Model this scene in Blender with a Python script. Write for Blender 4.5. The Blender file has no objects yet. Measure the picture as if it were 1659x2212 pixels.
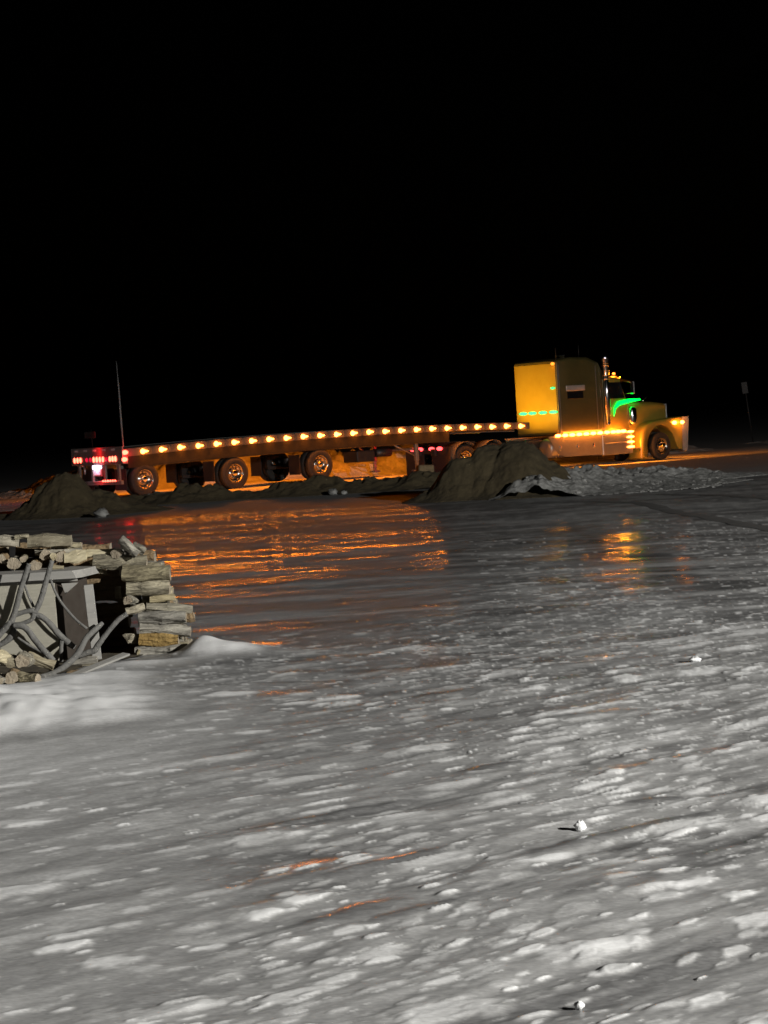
import bpy, math, random
import numpy as np
from mathutils import Vector, Matrix

scene = bpy.context.scene
col = scene.collection
R = math.radians
random.seed(7)

# ------------------------------------------------------------------ camera
cam_d = bpy.data.cameras.new("camera")
cam = bpy.data.objects.new("camera", cam_d)
col.objects.link(cam)
cam_d.sensor_fit = 'HORIZONTAL'
cam_d.sensor_width = 36.0
cam_d.lens = 36.0 * 4838 / 1659
cam_d.clip_start = 0.1
cam_d.clip_end = 3000
PITCH = math.atan2(202, 4838)
ROLL = R(3.47)
cam.matrix_world = (Matrix.Translation((0, 0, 2.0)) @ Matrix.Rotation(R(90) - PITCH, 4, 'X')
                    @ Matrix.Rotation(-ROLL, 4, 'Z'))
cam_d.dof.use_dof = True
cam_d.dof.focus_distance = 15.0
cam_d.dof.aperture_fstop = 18.0
scene.camera = cam

# ------------------------------------------------------------------ night sky
world = bpy.data.worlds.new("World")
scene.world = world
world.use_nodes = True
wn = world.node_tree
sky = wn.nodes.new("ShaderNodeTexSky")
sky.sky_type = 'NISHITA'
sky.sun_disc = False
sky.sun_elevation = R(-4)
sky.sun_rotation = R(75)
wn.links.new(sky.outputs[0], wn.nodes["Background"].inputs[0])
wn.nodes["Background"].inputs[1].default_value = 0.003

# ------------------------------------------------------------------ colour management, sampling
scene.view_settings.view_transform = 'Standard'
scene.view_settings.look = 'None'
scene.view_settings.exposure = 0
scene.view_settings.gamma = 1
scene.render.film_transparent = False
scene.cycles.use_denoising = True
scene.cycles.use_adaptive_sampling = False
scene.cycles.max_bounces = 5
scene.cycles.sample_clamp_indirect = 12
scene.cycles.use_light_tree = True
scene.cycles.filter_width = 1.5

YARD = (24.0, -3.0, 10.0)          # the yard lamp that lights the snow from the right
YARD_POWER = 66000

# ------------------------------------------------------------------ helpers
class MB:
    """collects shapes, then links them as one mesh object"""
    def __init__(self):
        self.v = []; self.f = []; self.s = []; self.m = []
    def add(self, verts, faces, smooth=False, mi=0):
        o = len(self.v)
        self.v += [tuple(p) for p in verts]
        for f in faces:
            self.f.append([i + o for i in f]); self.s.append(smooth); self.m.append(mi)
        return self
    def box(self, x0, x1, y0, y1, z0, z1, b=0.0, M=None, mi=0):
        if b <= 0:
            vs = [(x, y, z) for z in (z0, z1) for y in (y0, y1) for x in (x0, x1)]
            fs = [(0, 2, 3, 1), (4, 5, 7, 6), (0, 1, 5, 4), (2, 6, 7, 3), (0, 4, 6, 2), (1, 3, 7, 5)]
        else:                                   # chamfered box
            vs = []; idx = {}
            for sx in (0, 1):
                for sy in (0, 1):
                    for sz in (0, 1):
                        X = (x0, x1)[sx]; Y = (y0, y1)[sy]; Z = (z0, z1)[sz]
                        dx = b if sx == 0 else -b; dy = b if sy == 0 else -b; dz = b if sz == 0 else -b
                        idx[sx, sy, sz, 0] = len(vs); vs.append((X, Y + dy, Z + dz))
                        idx[sx, sy, sz, 1] = len(vs); vs.append((X + dx, Y, Z + dz))
                        idx[sx, sy, sz, 2] = len(vs); vs.append((X + dx, Y + dy, Z))
            fs = []
            for a in (0, 1):
                fs.append([idx[a, p, q, 0] for p, q in ((0, 0), (1, 0), (1, 1), (0, 1))])
                fs.append([idx[p, a, q, 1] for p, q in ((0, 0), (1, 0), (1, 1), (0, 1))])
                fs.append([idx[p, q, a, 2] for p, q in ((0, 0), (1, 0), (1, 1), (0, 1))])
            for a in (0, 1):
                for c in (0, 1):
                    fs.append([idx[0, a, c, 1], idx[1, a, c, 1], idx[1, a, c, 2], idx[0, a, c, 2]])
                    fs.append([idx[a, 0, c, 0], idx[a, 1, c, 0], idx[a, 1, c, 2], idx[a, 0, c, 2]])
                    fs.append([idx[a, c, 0, 0], idx[a, c, 1, 0], idx[a, c, 1, 1], idx[a, c, 0, 1]])
                    for e in (0, 1):
                        if True:
                            pass
            for a in (0, 1):
                for c in (0, 1):
                    for e in (0, 1):
                        fs.append([idx[a, c, e, 0], idx[a, c, e, 1], idx[a, c, e, 2]])
        if M is not None:
            vs = [tuple(M @ Vector(p)) for p in vs]
        return self.add(vs, fs, False, mi)
    def prism(self, poly, y0, y1, mi=0):        # polygon in (x, z), extruded along y
        n = len(poly)
        vs = [(p[0], y0, p[1]) for p in poly] + [(p[0], y1, p[1]) for p in poly]
        fs = [list(range(n)), list(range(2 * n - 1, n - 1, -1))]
        fs += [(i, (i + 1) % n, (i + 1) % n + n, i + n) for i in range(n)]
        return self.add(vs, fs, False, mi)
    def tube(self, pts, rad, n=10, caps=True, smooth=True, mi=0):
        pts = [Vector(p) for p in pts]
        if not hasattr(rad, '__len__'): rad = [rad] * len(pts)
        vs = []; fs = []; up = None
        for i, p in enumerate(pts):
            t = (pts[min(i + 1, len(pts) - 1)] - pts[max(i - 1, 0)]).normalized()
            if up is None:
                up = Vector((0, 0, 1)) if abs(t.z) < .9 else Vector((0, 1, 0))
            a = t.cross(up).normalized(); b2 = a.cross(t).normalized(); up = b2
            for k in range(n):
                w = 2 * math.pi * k / n
                vs.append(p + (a * math.cos(w) + b2 * math.sin(w)) * rad[i])
        for i in range(len(pts) - 1):
            for k in range(n):
                fs.append((i * n + k, i * n + (k + 1) % n, (i + 1) * n + (k + 1) % n, (i + 1) * n + k))
        self.add(vs, fs, smooth, mi)
        if caps:
            self.add(vs[:n], [list(range(n - 1, -1, -1))], False, mi)
            self.add(vs[-n:], [list(range(n))], False, mi)
        return self
    def lathe(self, prof, c=(0, 0, 0), axis='Y', n=36, smooth=True, mi=0):   # prof: (radius, offset along axis)
        vs = []; fs = []
        for r, a in prof:
            for k in range(n):
                w = 2 * math.pi * k / n; p, q = r * math.cos(w), r * math.sin(w)
                vs.append({'Y': (c[0] + p, c[1] + a, c[2] + q), 'Z': (c[0] + p, c[1] + q, c[2] + a),
                           'X': (c[0] + a, c[1] + p, c[2] + q)}[axis])
        for i in range(len(prof) - 1):
            for k in range(n):
                fs.append((i * n + k, i * n + (k + 1) % n, (i + 1) * n + (k + 1) % n, (i + 1) * n + k))
        return self.add(vs, fs, smooth, mi)
    def build(self, name, mat, parent=None, off=(0, 0, 0)):
        me = bpy.data.meshes.new(name)
        me.from_pydata([(p[0] - off[0], p[1] - off[1], p[2] - off[2]) for p in self.v], [], self.f)
        for mm in (mat if isinstance(mat, (list, tuple)) else [mat]): me.materials.append(mm)
        me.polygons.foreach_set('use_smooth', self.s)
        me.polygons.foreach_set('material_index', self.m)
        me.update()
        import bmesh
        bm = bmesh.new(); bm.from_mesh(me)
        bmesh.ops.remove_doubles(bm, verts=bm.verts, dist=1e-5)
        bmesh.ops.recalc_face_normals(bm, faces=bm.faces)
        bm.to_mesh(me); bm.free()
        return link(name, me, parent)

def link(name, me, parent=None, loc=(0, 0, 0)):
    o = bpy.data.objects.new(name, me)
    col.objects.link(o)
    if parent is not None: o.parent = parent
    o.location = loc
    return o

def tag(o, label=None, cat=None, group=None, kind=None):
    if label: o['label'] = label
    if cat: o['category'] = cat
    if group: o['group'] = group
    if kind: o['kind'] = kind
    return o

def empty(name, loc, rz=0):
    o = bpy.data.objects.new(name, None)
    col.objects.link(o); o.location = loc; o.rotation_euler = (0, 0, rz)
    o.empty_display_size = .2
    return o

def glow(name, parent, loc, d, sx, sy, power, color):
    # the light a lamp gives off: an area lamp lying on its lens, facing along d
    l = bpy.data.lights.new(name, 'AREA'); l.shape = 'ELLIPSE'; l.size = sx; l.size_y = sy; l.energy = power; l.color = color
    o = link(name, l, parent, loc)
    o.rotation_euler = Vector(d).to_track_quat('-Z', 'Y').to_euler()
    return o
AMBER = (1.0, .235, .008)

# ---- numpy noise
def _hash(ix, iy, seed):
    h = (ix.astype(np.int64) * 374761393 + iy.astype(np.int64) * 668265263 + seed * 1274126177) & 0xFFFFFFFF
    h = ((h ^ (h >> 13)) * 1274126177) & 0xFFFFFFFF
    h = h ^ (h >> 16)
    h = (h * 2246822519) & 0xFFFFFFFF
    h = h ^ (h >> 15)
    return h.astype(np.float64) / 4294967296.0

def vnoise(x, y, seed=0):                        # value noise, -1..1
    x = np.asarray(x, float); y = np.asarray(y, float)
    ix = np.floor(x); iy = np.floor(y); fx = x - ix; fy = y - iy
    fx = fx * fx * fx * (fx * (fx * 6 - 15) + 10); fy = fy * fy * fy * (fy * (fy * 6 - 15) + 10)
    a = _hash(ix, iy, seed); b = _hash(ix + 1, iy, seed); c = _hash(ix, iy + 1, seed); d = _hash(ix + 1, iy + 1, seed)
    return (a + (b - a) * fx + (c - a) * fy + (a - b - c + d) * fx * fy) * 2 - 1

def fbm(x, y, seed=0, oct=4, gain=.5):
    s = 0; a = 1.0; n = 0
    for i in range(oct):
        s = s + a * vnoise(x * 2 ** i + 17.3 * i, y * 2 ** i - 9.1 * i, seed + i); n += a; a *= gain
    return s / n

def sstep(x, a, b):
    t = np.clip((np.asarray(x, float) - a) / (b - a), 0, 1); return t * t * (3 - 2 * t)

def flakes(x, y, cell, aspect, ang, seed, dens):  # wind-cut snow scabs: 0 on the ice, up to 1 on a scab
    ca, sa = math.cos(ang), math.sin(ang)
    px = (x * ca + y * sa) / (cell * aspect); py = (-x * sa + y * ca) / cell
    ix = np.floor(px); iy = np.floor(py); out = np.zeros_like(px)
    warp = .30 * vnoise(px * 2.3, py * 2.3, seed + 8) + .16 * vnoise(px * 6, py * 5, seed + 9)
    for dx in (-1, 0, 1):
        for dy in (-1, 0, 1):
            cx = ix + dx; cy = iy + dy
            jx = cx + .5 + (_hash(cx, cy, seed) - .5) * .9; jy = cy + .5 + (_hash(cx, cy, seed + 1) - .5) * .9
            s = .22 + .62 * _hash(cx, cy, seed + 2) ** 2.2
            ex = np.clip((dens - _hash(cx, cy, seed + 3)) * 4, 0, 1)
            hgt = .25 + .75 * _hash(cx, cy, seed + 4) ** 1.4
            lx = (px - jx) / s; ly = (py - jy) / (s * (.55 + .5 * _hash(cx, cy, seed + 5)))
            e = np.sqrt(lx * lx + ly * ly) + warp
            # steep lee edge, feathered windward edge
            h = np.clip((1 - e) * (1.15 + .95 * sstep(-ly, -.6, .6)), 0, 1) * (1 + .35 * ly)
            h = h * h * (3 - 2 * h)
            out = np.maximum(out, ex * h * hgt)
    return out

# ------------------------------------------------------------------ materials
def mat(name, color, rough=.6, metal=0.0, noise=None, bump=None, spec=.5, coat=0.0, stretch=(1, 1, 1), vary=0):
    """noise = (scale, second colour, contrast); bump = (scale, distance in metres)"""
    m = bpy.data.materials.new(name); m.use_nodes = True
    nt = m.node_tree; p = nt.nodes["Principled BSDF"]
    p.inputs["Base Color"].default_value = (*color, 1)
    p.inputs["Roughness"].default_value = rough
    p.inputs["Metallic"].default_value = metal
    p.inputs["Specular IOR Level"].default_value = spec
    p.inputs["Coat Weight"].default_value = coat
    if noise or bump:
        tc = nt.nodes.new("ShaderNodeTexCoord"); mp = nt.nodes.new("ShaderNodeMapping")
        mp.inputs["Scale"].default_value = stretch
        nt.links.new(tc.outputs["Object"], mp.inputs[0])
    if noise:
        n = nt.nodes.new("ShaderNodeTexNoise"); n.inputs["Scale"].default_value = noise[0]
        n.inputs["Detail"].default_value = 6; n.inputs["Roughness"].default_value = .65
        nt.links.new(mp.outputs[0], n.inputs["Vector"])
        r = nt.nodes.new("ShaderNodeValToRGB")
        r.color_ramp.elements[0].position = .5 - .5 * noise[2]; r.color_ramp.elements[1].position = .5 + .5 * noise[2]
        r.color_ramp.elements[0].color = (*color, 1); r.color_ramp.elements[1].color = (*noise[1], 1)
        nt.links.new(n.outputs[0], r.inputs[0]); nt.links.new(r.outputs[0], p.inputs["Base Color"])
    if vary:                                           # every log its own tone
        oi = nt.nodes.new("ShaderNodeObjectInfo"); hs = nt.nodes.new("ShaderNodeHueSaturation"); mr = nt.nodes.new("ShaderNodeMapRange")
        mr.inputs["To Min"].default_value = 1 - vary; mr.inputs["To Max"].default_value = 1 + vary * .5
        ms = nt.nodes.new("ShaderNodeMapRange"); ms.inputs["To Min"].default_value = 1.5; ms.inputs["To Max"].default_value = .6
        fr = nt.nodes.new("ShaderNodeMath"); fr.operation = 'FRACT'; fm = nt.nodes.new("ShaderNodeMath"); fm.operation = 'MULTIPLY'; fm.inputs[1].default_value = 7.31
        nt.links.new(oi.outputs["Random"], fm.inputs[0]); nt.links.new(fm.outputs[0], fr.inputs[0]); nt.links.new(fr.outputs[0], ms.inputs[0])
        nt.links.new(oi.outputs["Random"], mr.inputs[0]); nt.links.new(mr.outputs[0], hs.inputs["Value"]); nt.links.new(ms.outputs[0], hs.inputs["Saturation"])
        nt.links.new(r.outputs[0], hs.inputs["Color"]); nt.links.new(hs.outputs[0], p.inputs["Base Color"])
    if bump:
        n = nt.nodes.new("ShaderNodeTexNoise"); n.inputs["Scale"].default_value = bump[0]
        n.inputs["Detail"].default_value = 5
        nt.links.new(mp.outputs[0], n.inputs["Vector"])
        b = nt.nodes.new("ShaderNodeBump"); b.inputs["Strength"].default_value = 1; b.inputs["Distance"].default_value = bump[1]
        nt.links.new(n.outputs[0], b.inputs["Height"]); nt.links.new(b.outputs[0], p.inputs["Normal"])
    return m

def lamp_mat(name, color, strength, sampled=False):
    m = bpy.data.materials.new(name); m.use_nodes = True
    nt = m.node_tree; p = nt.nodes["Principled BSDF"]
    p.inputs["Base Color"].default_value = (*[min(1, c) * .08 for c in color], 1)
    p.inputs["Specular IOR Level"].default_value = .2
    p.inputs["Emission Color"].default_value = (*color, 1)
    p.inputs["Emission Strength"].default_value = strength
    p.inputs["Roughness"].default_value = .3
    if not sampled: m.cycles.emission_sampling = 'NONE'
    return m

def ground_mat():
    m = bpy.data.materials.new("icy_snow"); m.use_nodes = True
    nt = m.node_tree; L = nt.links; p = nt.nodes["Principled BSDF"]
    at = nt.nodes.new("ShaderNodeAttribute"); at.attribute_name = "snow"
    tc = nt.nodes.new("ShaderNodeTexCoord")
    mp = nt.nodes.new("ShaderNodeMapping"); mp.inputs["Rotation"].default_value = (0, 0, R(-40))
    mp.inputs["Scale"].default_value = (.45, 1, 1)
    L.new(tc.outputs["Object"], mp.inputs[0])
    n1 = nt.nodes.new("ShaderNodeTexNoise"); n1.inputs["Scale"].default_value = 16; n1.inputs["Detail"].default_value = 7
    n1.inputs["Roughness"].default_value = .68
    n2 = nt.nodes.new("ShaderNodeTexNoise"); n2.inputs["Scale"].default_value = 70; n2.inputs["Detail"].default_value = 3
    for n in (n1, n2): L.new(mp.outputs[0], n.inputs["Vector"])
    # snow cover broken up by fine noise
    mix = nt.nodes.new("ShaderNodeMath"); mix.operation = 'MULTIPLY_ADD'; mix.inputs[1].default_value = .36; mix.inputs[2].default_value = -.18
    L.new(n1.outputs[0], mix.inputs[0])
    add = nt.nodes.new("ShaderNodeMath"); add.operation = 'ADD'
    fine = nt.nodes.new("ShaderNodeMath"); fine.operation = 'MULTIPLY_ADD'; fine.inputs[1].default_value = .40; fine.inputs[2].default_value = -.20
    L.new(n2.outputs[0], fine.inputs[0])
    ad0 = nt.nodes.new("ShaderNodeMath"); ad0.operation = 'ADD'; L.new(mix.outputs[0], ad0.inputs[0]); L.new(fine.outputs[0], ad0.inputs[1])
    L.new(at.outputs["Fac"], add.inputs[0]); L.new(ad0.outputs[0], add.inputs[1])
    cr = nt.nodes.new("ShaderNodeValToRGB")
    e = cr.color_ramp.elements
    e[0].position = .02; e[0].color = (.15, .15, .15, 1); e[1].position = .92; e[1].color = (.82, .825, .82, 1)
    k = e.new(.40); k.color = (.37, .37, .365, 1)
    L.new(add.outputs[0], cr.inputs[0]); L.new(cr.outputs[0], p.inputs["Base Color"])
    def rng(a, b, lo, hi):
        n = nt.nodes.new("ShaderNodeMapRange"); n.inputs["From Min"].default_value = a; n.inputs["From Max"].default_value = b
        n.inputs["To Min"].default_value = lo; n.inputs["To Max"].default_value = hi
        L.new(add.outputs[0], n.inputs[0]); return n.outputs[0]
    L.new(rng(.0, .45, .42, .8), p.inputs["Roughness"])
    ag = nt.nodes.new("ShaderNodeAttribute"); ag.attribute_name = "glaze"
    L.new(ag.outputs["Fac"], p.inputs["Coat Weight"])          # glaze of clear ice where no snow lies
    p.inputs["Coat Roughness"].default_value = .16; p.inputs["Specular IOR Level"].default_value = .16; p.inputs["Coat IOR"].default_value = 1.31
    p.inputs["IOR"].default_value = 1.31
    b1 = nt.nodes.new("ShaderNodeBump"); b1.inputs["Distance"].default_value = .006
    b2 = nt.nodes.new("ShaderNodeBump"); b2.inputs["Distance"].default_value = .0015
    L.new(rng(.15, .6, .03, .42), b1.inputs["Strength"]); L.new(rng(.15, .5, .02, .9), b2.inputs["Strength"])
    L.new(n1.outputs[0], b1.inputs["Height"]); L.new(n2.outputs[0], b2.inputs["Height"])
    L.new(b2.outputs[0], b1.inputs["Normal"]); L.new(b1.outputs[0], p.inputs["Normal"])
    return m

M = {
    'ground': ground_mat(),
    'road': mat("packed_snow_road", (.42, .41, .39), .75, noise=(1.2, (.62, .61, .58), .5), bump=(5, .03)),
    'dirty': mat("dirty_snow", (.040, .030, .014), .97, noise=(2.4, (.10, .078, .040), .5), bump=(9, .035)),
    'rut': mat("pressed_track", (.085, .085, .08), .85, noise=(4, (.16, .16, .155), .5)),
    'rubble': mat("grey_snow_rubble", (.09, .09, .082), .95, noise=(5, (.55, .55, .53), .45), bump=(14, .03)),
    'bank': mat("old_snow_bank", (.20, .195, .18), .9, noise=(1.3, (.62, .61, .57), .5), bump=(3.5, .12)),
    'snow': mat("clean_snow", (.8, .81, .81), .7, bump=(40, .01)),
    'paint': mat("yellow_truck_paint", (.28, .20, .03), .32, coat=.4, noise=(2.2, (.34, .25, .045), .5)),
    'paint_dark': mat("dark_sleeper_tone", (.062, .052, .017), .4, coat=.25, noise=(1.5, (.10, .084, .028), .5)),  # darker than the yellow on the hood and rear wall
    'whip': mat("pale_whip", (.22, .22, .22), .5, noise=(4, (.12, .12, .12), .5)),
    'black': mat("black_steel", (.018, .018, .02), .45, noise=(6, (.035, .033, .03), .5)),
    'alu': mat("weathered_aluminium", (.42, .41, .39), .38, metal=.7, noise=(4, (.30, .29, .27), .6)),
    'skirt': mat("dull_side_panel", (.014, .013, .010), .9, noise=(2.5, (.030, .028, .022), .5), spec=.08),
    'rail': mat("dull_rail", (.07, .066, .055), .8, noise=(3, (.11, .104, .09), .5), spec=.15),
    'bumper': mat("salted_bumper", (.42, .40, .37), .35, metal=.35, noise=(5, (.55, .53, .5), .5)),
    'skirt2': mat("dull_fairing", (.16, .13, .09), .45, noise=(2.5, (.22, .19, .14), .5)),
    'chrome': mat("chrome", (.78, .78, .78), .12, metal=1, noise=(14, (.7, .7, .7), .5)),
    'rim': mat("polished_wheel", (.6, .58, .55), .2, metal=1, noise=(8, (.4, .37, .33), .5)),
    'tyre': mat("tyre_rubber", (.012, .012, .012), .8, noise=(20, (.035, .032, .028), .4), bump=(60, .006)),
    'flap': mat("rubber_flap", (.02, .018, .02), .6, noise=(5, (.04, .03, .03), .5)),
    'glass': mat("dark_glass", (.01, .01, .012), .06, spec=.6),
    'plate': mat("licence_plate", (.7, .7, .72), .5, noise=(30, (.6, .6, .65), .4)),
    'tape': mat("reflective_tape", (.75, .7, .7), .4, noise=(40, (.6, .5, .5), .4)),
    'deck': mat("worn_deck_boards", (.11, .085, .06), .8, noise=(3, (.18, .14, .1), .5), stretch=(.3, 4, 1)),
    'bark': mat("grey_bark", (.10, .088, .065), .9, noise=(15, (.42, .385, .29), .36), bump=(34, .035), stretch=(.2, 1, 1), vary=.45),
    'bark2': mat("brown_bark", (.13, .09, .05), .9, noise=(11, (.30, .21, .11), .5), bump=(26, .022)),
    'split': mat("split_wood", (.22, .19, .135), .85, noise=(18, (.44, .40, .30), .40), bump=(38, .02), stretch=(.14, 1, 1), vary=.35),
    'yellow': mat("fresh_split_wood", (.36, .31, .19), .85, noise=(14, (.56, .50, .34), .5), bump=(34, .014), stretch=(.22, 1, 1)),
    'grain': mat("log_end_grain", (.21, .17, .12), .9, noise=(18, (.36, .31, .23), .5), bump=(40, .01)),
    'branch': mat("grey_deadwood", (.095, .094, .088), .85, noise=(14, (.19, .185, .17), .5), bump=(45, .010)),
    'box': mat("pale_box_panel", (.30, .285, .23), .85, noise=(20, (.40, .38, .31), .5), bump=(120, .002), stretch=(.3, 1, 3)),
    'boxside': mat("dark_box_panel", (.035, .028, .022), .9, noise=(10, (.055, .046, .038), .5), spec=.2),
    'board': mat("weathered_board", (.24, .235, .22), .85, noise=(7, (.34, .33, .30), .5), bump=(30, .004), stretch=(.25, 2, 2)),
    'sign': mat("reflective_sign", (.026, .024, .022), .6, noise=(11, (.008, .008, .007), .3)),
    'pole': mat("galvanised_pole", (.03, .03, .03), .6, metal=.2, noise=(5, (.015, .015, .015), .5)),
    'amber': lamp_mat("amber_lamp", (1.0, .21, .030), 20),
    'amber_dim': lamp_mat("amber_lamp_dim", (1.0, .30, .03), 2.2),
    'amber_roof': lamp_mat("amber_roof_lamp", (1.0, .22, .03), 5),
    'amber_bar': lamp_mat("amber_lamp_bar", (1.0, .22, .030), 24),
    'red': lamp_mat("red_lamp", (1.0, .09, .05), 9),
    'red_stop': lamp_mat("red_stop_lamp", (1.0, .06, .06), 5),
    'red_dim': lamp_mat("red_lamp_dim", (.9, .01, .05), .9),
    'green': lamp_mat("green_lamp", (.05, 1.0, .20), 2.6),
    'green_strip': lamp_mat("green_strip_lamp", (.0, 1.0, .05), 4.0, True),
    'white': lamp_mat("plate_lamp_white", (.78, .76, 1.0), 14),
    'yard': lamp_mat("yard_lamp_lens", (1.0, .95, .84), 200),
}

# ------------------------------------------------------------------ truck frame: x along the truck, y to its far side
TA = Vector((-7.478, 71.133, 0)); TH = R(40)
HD = Vector((math.cos(TH), math.sin(TH), 0)); VD = Vector((-math.sin(TH), math.cos(TH), 0))
def T(u, v, z=0): return TA + HD * u + VD * v + Vector((0, 0, z))
def uv_of(x, y):
    dx = x - TA.x; dy = y - TA.y
    return dx * HD.x + dy * HD.y, dx * VD.x + dy * VD.y

# ------------------------------------------------------------------ ground
def base_height(x, y):
    u, v = uv_of(x, y)
    z = -.25 * sstep(u, 9, 18) * sstep(v, -9, -3)
    z = z + .05 * fbm(x * .16, y * .16, 3, 3) * sstep(y, 6, 20) * (1 - sstep(v, -9, -4) * .7)
    # drifts round the firewood
    g = lambda cx, cy, sx, sy, h: h * np.exp(-((x - cx) / sx) ** 2 - ((y - cy) / sy) ** 2)
    d = g(-1.70, 19.85, .14, .4, .07) + g(-1.58, 19.75, .34, .5, .07) + g(-1.35, 19.4, .38, .55, .05)
    d = d + g(-2.45, 18.1, .75, .5, .055)
    d = d + g(-2.15, 18.9, .55, .30, .055) + g(-3.3, 16.3, 1.15, 1.35, .14) + g(-2.3, 16.0, 1.0, 1.2, .05)
    d = d * (1 + .45 * fbm(x * 2.2, y * 2.2, 131, 3))
    return z, d

GOUGES = [(-.22, 9.05, .30, .09, R(46)), (.02, 9.0, .30, .05, R(44)), (.85, 10.25, .45, .07, R(40)), (1.25, 10.6, .35, .05, R(36)), (-.12, 10.0, .45, .06, R(40)),
          (1.27, 14.3, .35, .10, R(8)), (1.27, 11.2, .16, .06, R(20)), (.55, 12.5, .22, .07, R(30)), (-.4, 11.3, .5, .05, R(35)), (.5, 16.0, .3, .1, R(15)), (1.6, 17.2, .5, .14, R(15))]
def ground_height(x, y):
    x = np.asarray(x, float); y = np.asarray(y, float)
    z, d = base_height(x, y)
    u, v = uv_of(x, y)
    r = np.sqrt(x * x + y * y)
    road = sstep(v, -8.5, -5.5)
    smooth = sstep(d, .0, .085)
    calm = sstep(fbm(x * .35 + 4, y * .22, 51, 3), -.15, .35)
    left = sstep(x * 9 / np.maximum(r, 1), -2.4, .6)           # the drifted side is smoother
    ang = R(40); ca, sa = math.cos(ang), math.sin(ang)
    a = x * ca + y * sa; b = -x * sa + y * ca
    act = (1 - .9 * smooth) * (1 - road)
    wob = fbm(a * .8, b * .8, 77, 2) * .25
    w1 = fbm(a * 1.1, b * 3.2 + wob, 11, 3)
    w2 = fbm(a * 3.0, b * 8.0 + wob * 3, 21, 3)
    near = 1 - sstep(r, 11, 24)
    right = sstep(x / np.maximum(r, 1), -.01, .11)
    wx = fbm(x * .4, y * .4, 99, 2) * .5
    soft = np.exp(-((x + 2.6) / 1.5) ** 2 - ((y - 14.6) / 2.8) ** 2)       # wind-packed smooth snow below the drift
    l1 = fbm(x * .5, y * 1.15 + wob + wx, 91, 3)
    l2 = fbm(x * 1.1 + wob, y * 3.1 + wx, 95, 2)
    l3 = 1.7 * fbm(x * 2.0 + wob * 3, y * 2.4 + wx, 97, 3, .6) + .25 * vnoise(x * 12 + wob * 3, y * 1.2, 98)
    wave = ((.0185 * w1 + .0056 * w2) * (near * .93 + .07) * (.4 + .6 * left) + (.0070 * l1 + .0052 * l2 + .0030 * l3) * (1 - .45 * near)) * act * (1 - .6 * soft)
    patch = sstep(fbm(x * .55 - 3, y * .30 + 9, 57, 3), -.35, .4)
    goug = np.zeros_like(x); gh = np.zeros_like(x)
    for gx, gy, gl, gw, ga in GOUGES:                                   # bare polished hollows between the scabs
        lx = ((x - gx) * math.cos(ga) + (y - gy) * math.sin(ga)) / gl; ly = (-(x - gx) * math.sin(ga) + (y - gy) * math.cos(ga)) / gw
        ly = ly + .5 * wob / .25 + .35 * vnoise(x * 9, y * 9, 111)
        q = np.exp(-lx ** 4 - ly ** 2); goug = np.maximum(goug, sstep(q, .12, .75)); gh = gh + .145 * gw * q
    dens1 = np.clip((.50 + .75 * calm * patch + .38 * patch) * (.55 + .45 * left) * act * (1 - .8 * soft), 0, 1.15)
    dens1 = dens1 * (1 - .95 * goug)
    dens1 = dens1 * (1 - .92 * np.exp(-((x - 3.25) / .75) ** 2 - ((y - 31) / 11) ** 4))
    dens1 = np.minimum(dens1 * (1 + .5 * right * sstep(r, 9, 13)), 1.1)
    dens1 = dens1 * (1 - sstep(r, 15, 27) * (1 - .72 * right)) * (1 - .85 * sstep(r, 32, 42))
    f1 = flakes(x + wob * .12 + wx * .5, y - wx * .3, .115, 2.0, R(43), 5, dens1)
    f2 = flakes(x + wx * .3, y + wob * .1, .045, 2.3, R(41), 15, dens1 * .55 + .02 * act)
    f3 = flakes(x + wx * .6, y, .25, 1.8, R(38), 25, dens1 * .8)
    rip = .5 + .5 * vnoise(a * 14, b * 26, 33)
    flk = np.maximum(np.maximum(f1, f2 * .7), f3 * .80) * (.82 + .18 * rip)
    fade = 1 - .75 * sstep(r, 15, 30)
    hz = z + d + wave + .0062 * f1 * fade + .003 * f2 * (1 - sstep(r, 12, 24)) + .0085 * f3 * fade
    streak = fbm(a * 1.6, b * 8, 63, 4)
    wave = wave * (1 - .45 * goug) + gh
    hz = hz * 0 + z + d + wave + .0066 * f1 * fade + .0016 * f2 * (1 - sstep(r, 12, 24)) + .0120 * f3 * fade
    thin = .155 * near + .12 * (1 - left) * near + .10 * right + .33 * soft + .13 * sstep(streak, -.2, .5) + .10 * sstep(w1, -.3, .5) * (.4 + .6 * near)
    film = sstep(fbm(x * .5, y * 1.9, 83, 4), -.05, .30)             # bands of thin snow over the far ice
    thin = thin + .20 * film * (1 - near)
    snow = np.clip(thin, 0, 1) * act + .82 * flk
    # glazed ice: thin wind-polished strips, more of them far out
    gf = sstep(fbm(x * .8 + wob, y * 2.3 + wx, 87, 3, .55), -.14, .16) * sstep(fbm(x * .4, y * .5, 89, 3), -.75, -.05)
    lane = np.exp(-((x - 3.25) / .62) ** 2 - ((y - 31) / 10) ** 4)
    gf = np.maximum(gf, lane * sstep(fbm(x * .4 + wob, y * 1.5, 101, 3), -.12, .12))
    gn = sstep(fbm(a * .55, b * 2.6 + wob, 93, 4), .16, .40) * sstep(x / np.maximum(r, 1), -.12, -.03)
    gfar = sstep(r, 11, 18)
    gn = np.maximum(gn, goug)
    thinline = sstep(fbm(x * .75 + 2 * wob, y * 2.3 + wx, 103, 3, .6), -.16 - .22 * lane, .10)
    edge = sstep(fbm(x * .22, y * .9 + wx, 105, 2), .12, .34) * sstep(r, 34, 41) * (1 - sstep(r, 50, 54))
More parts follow.
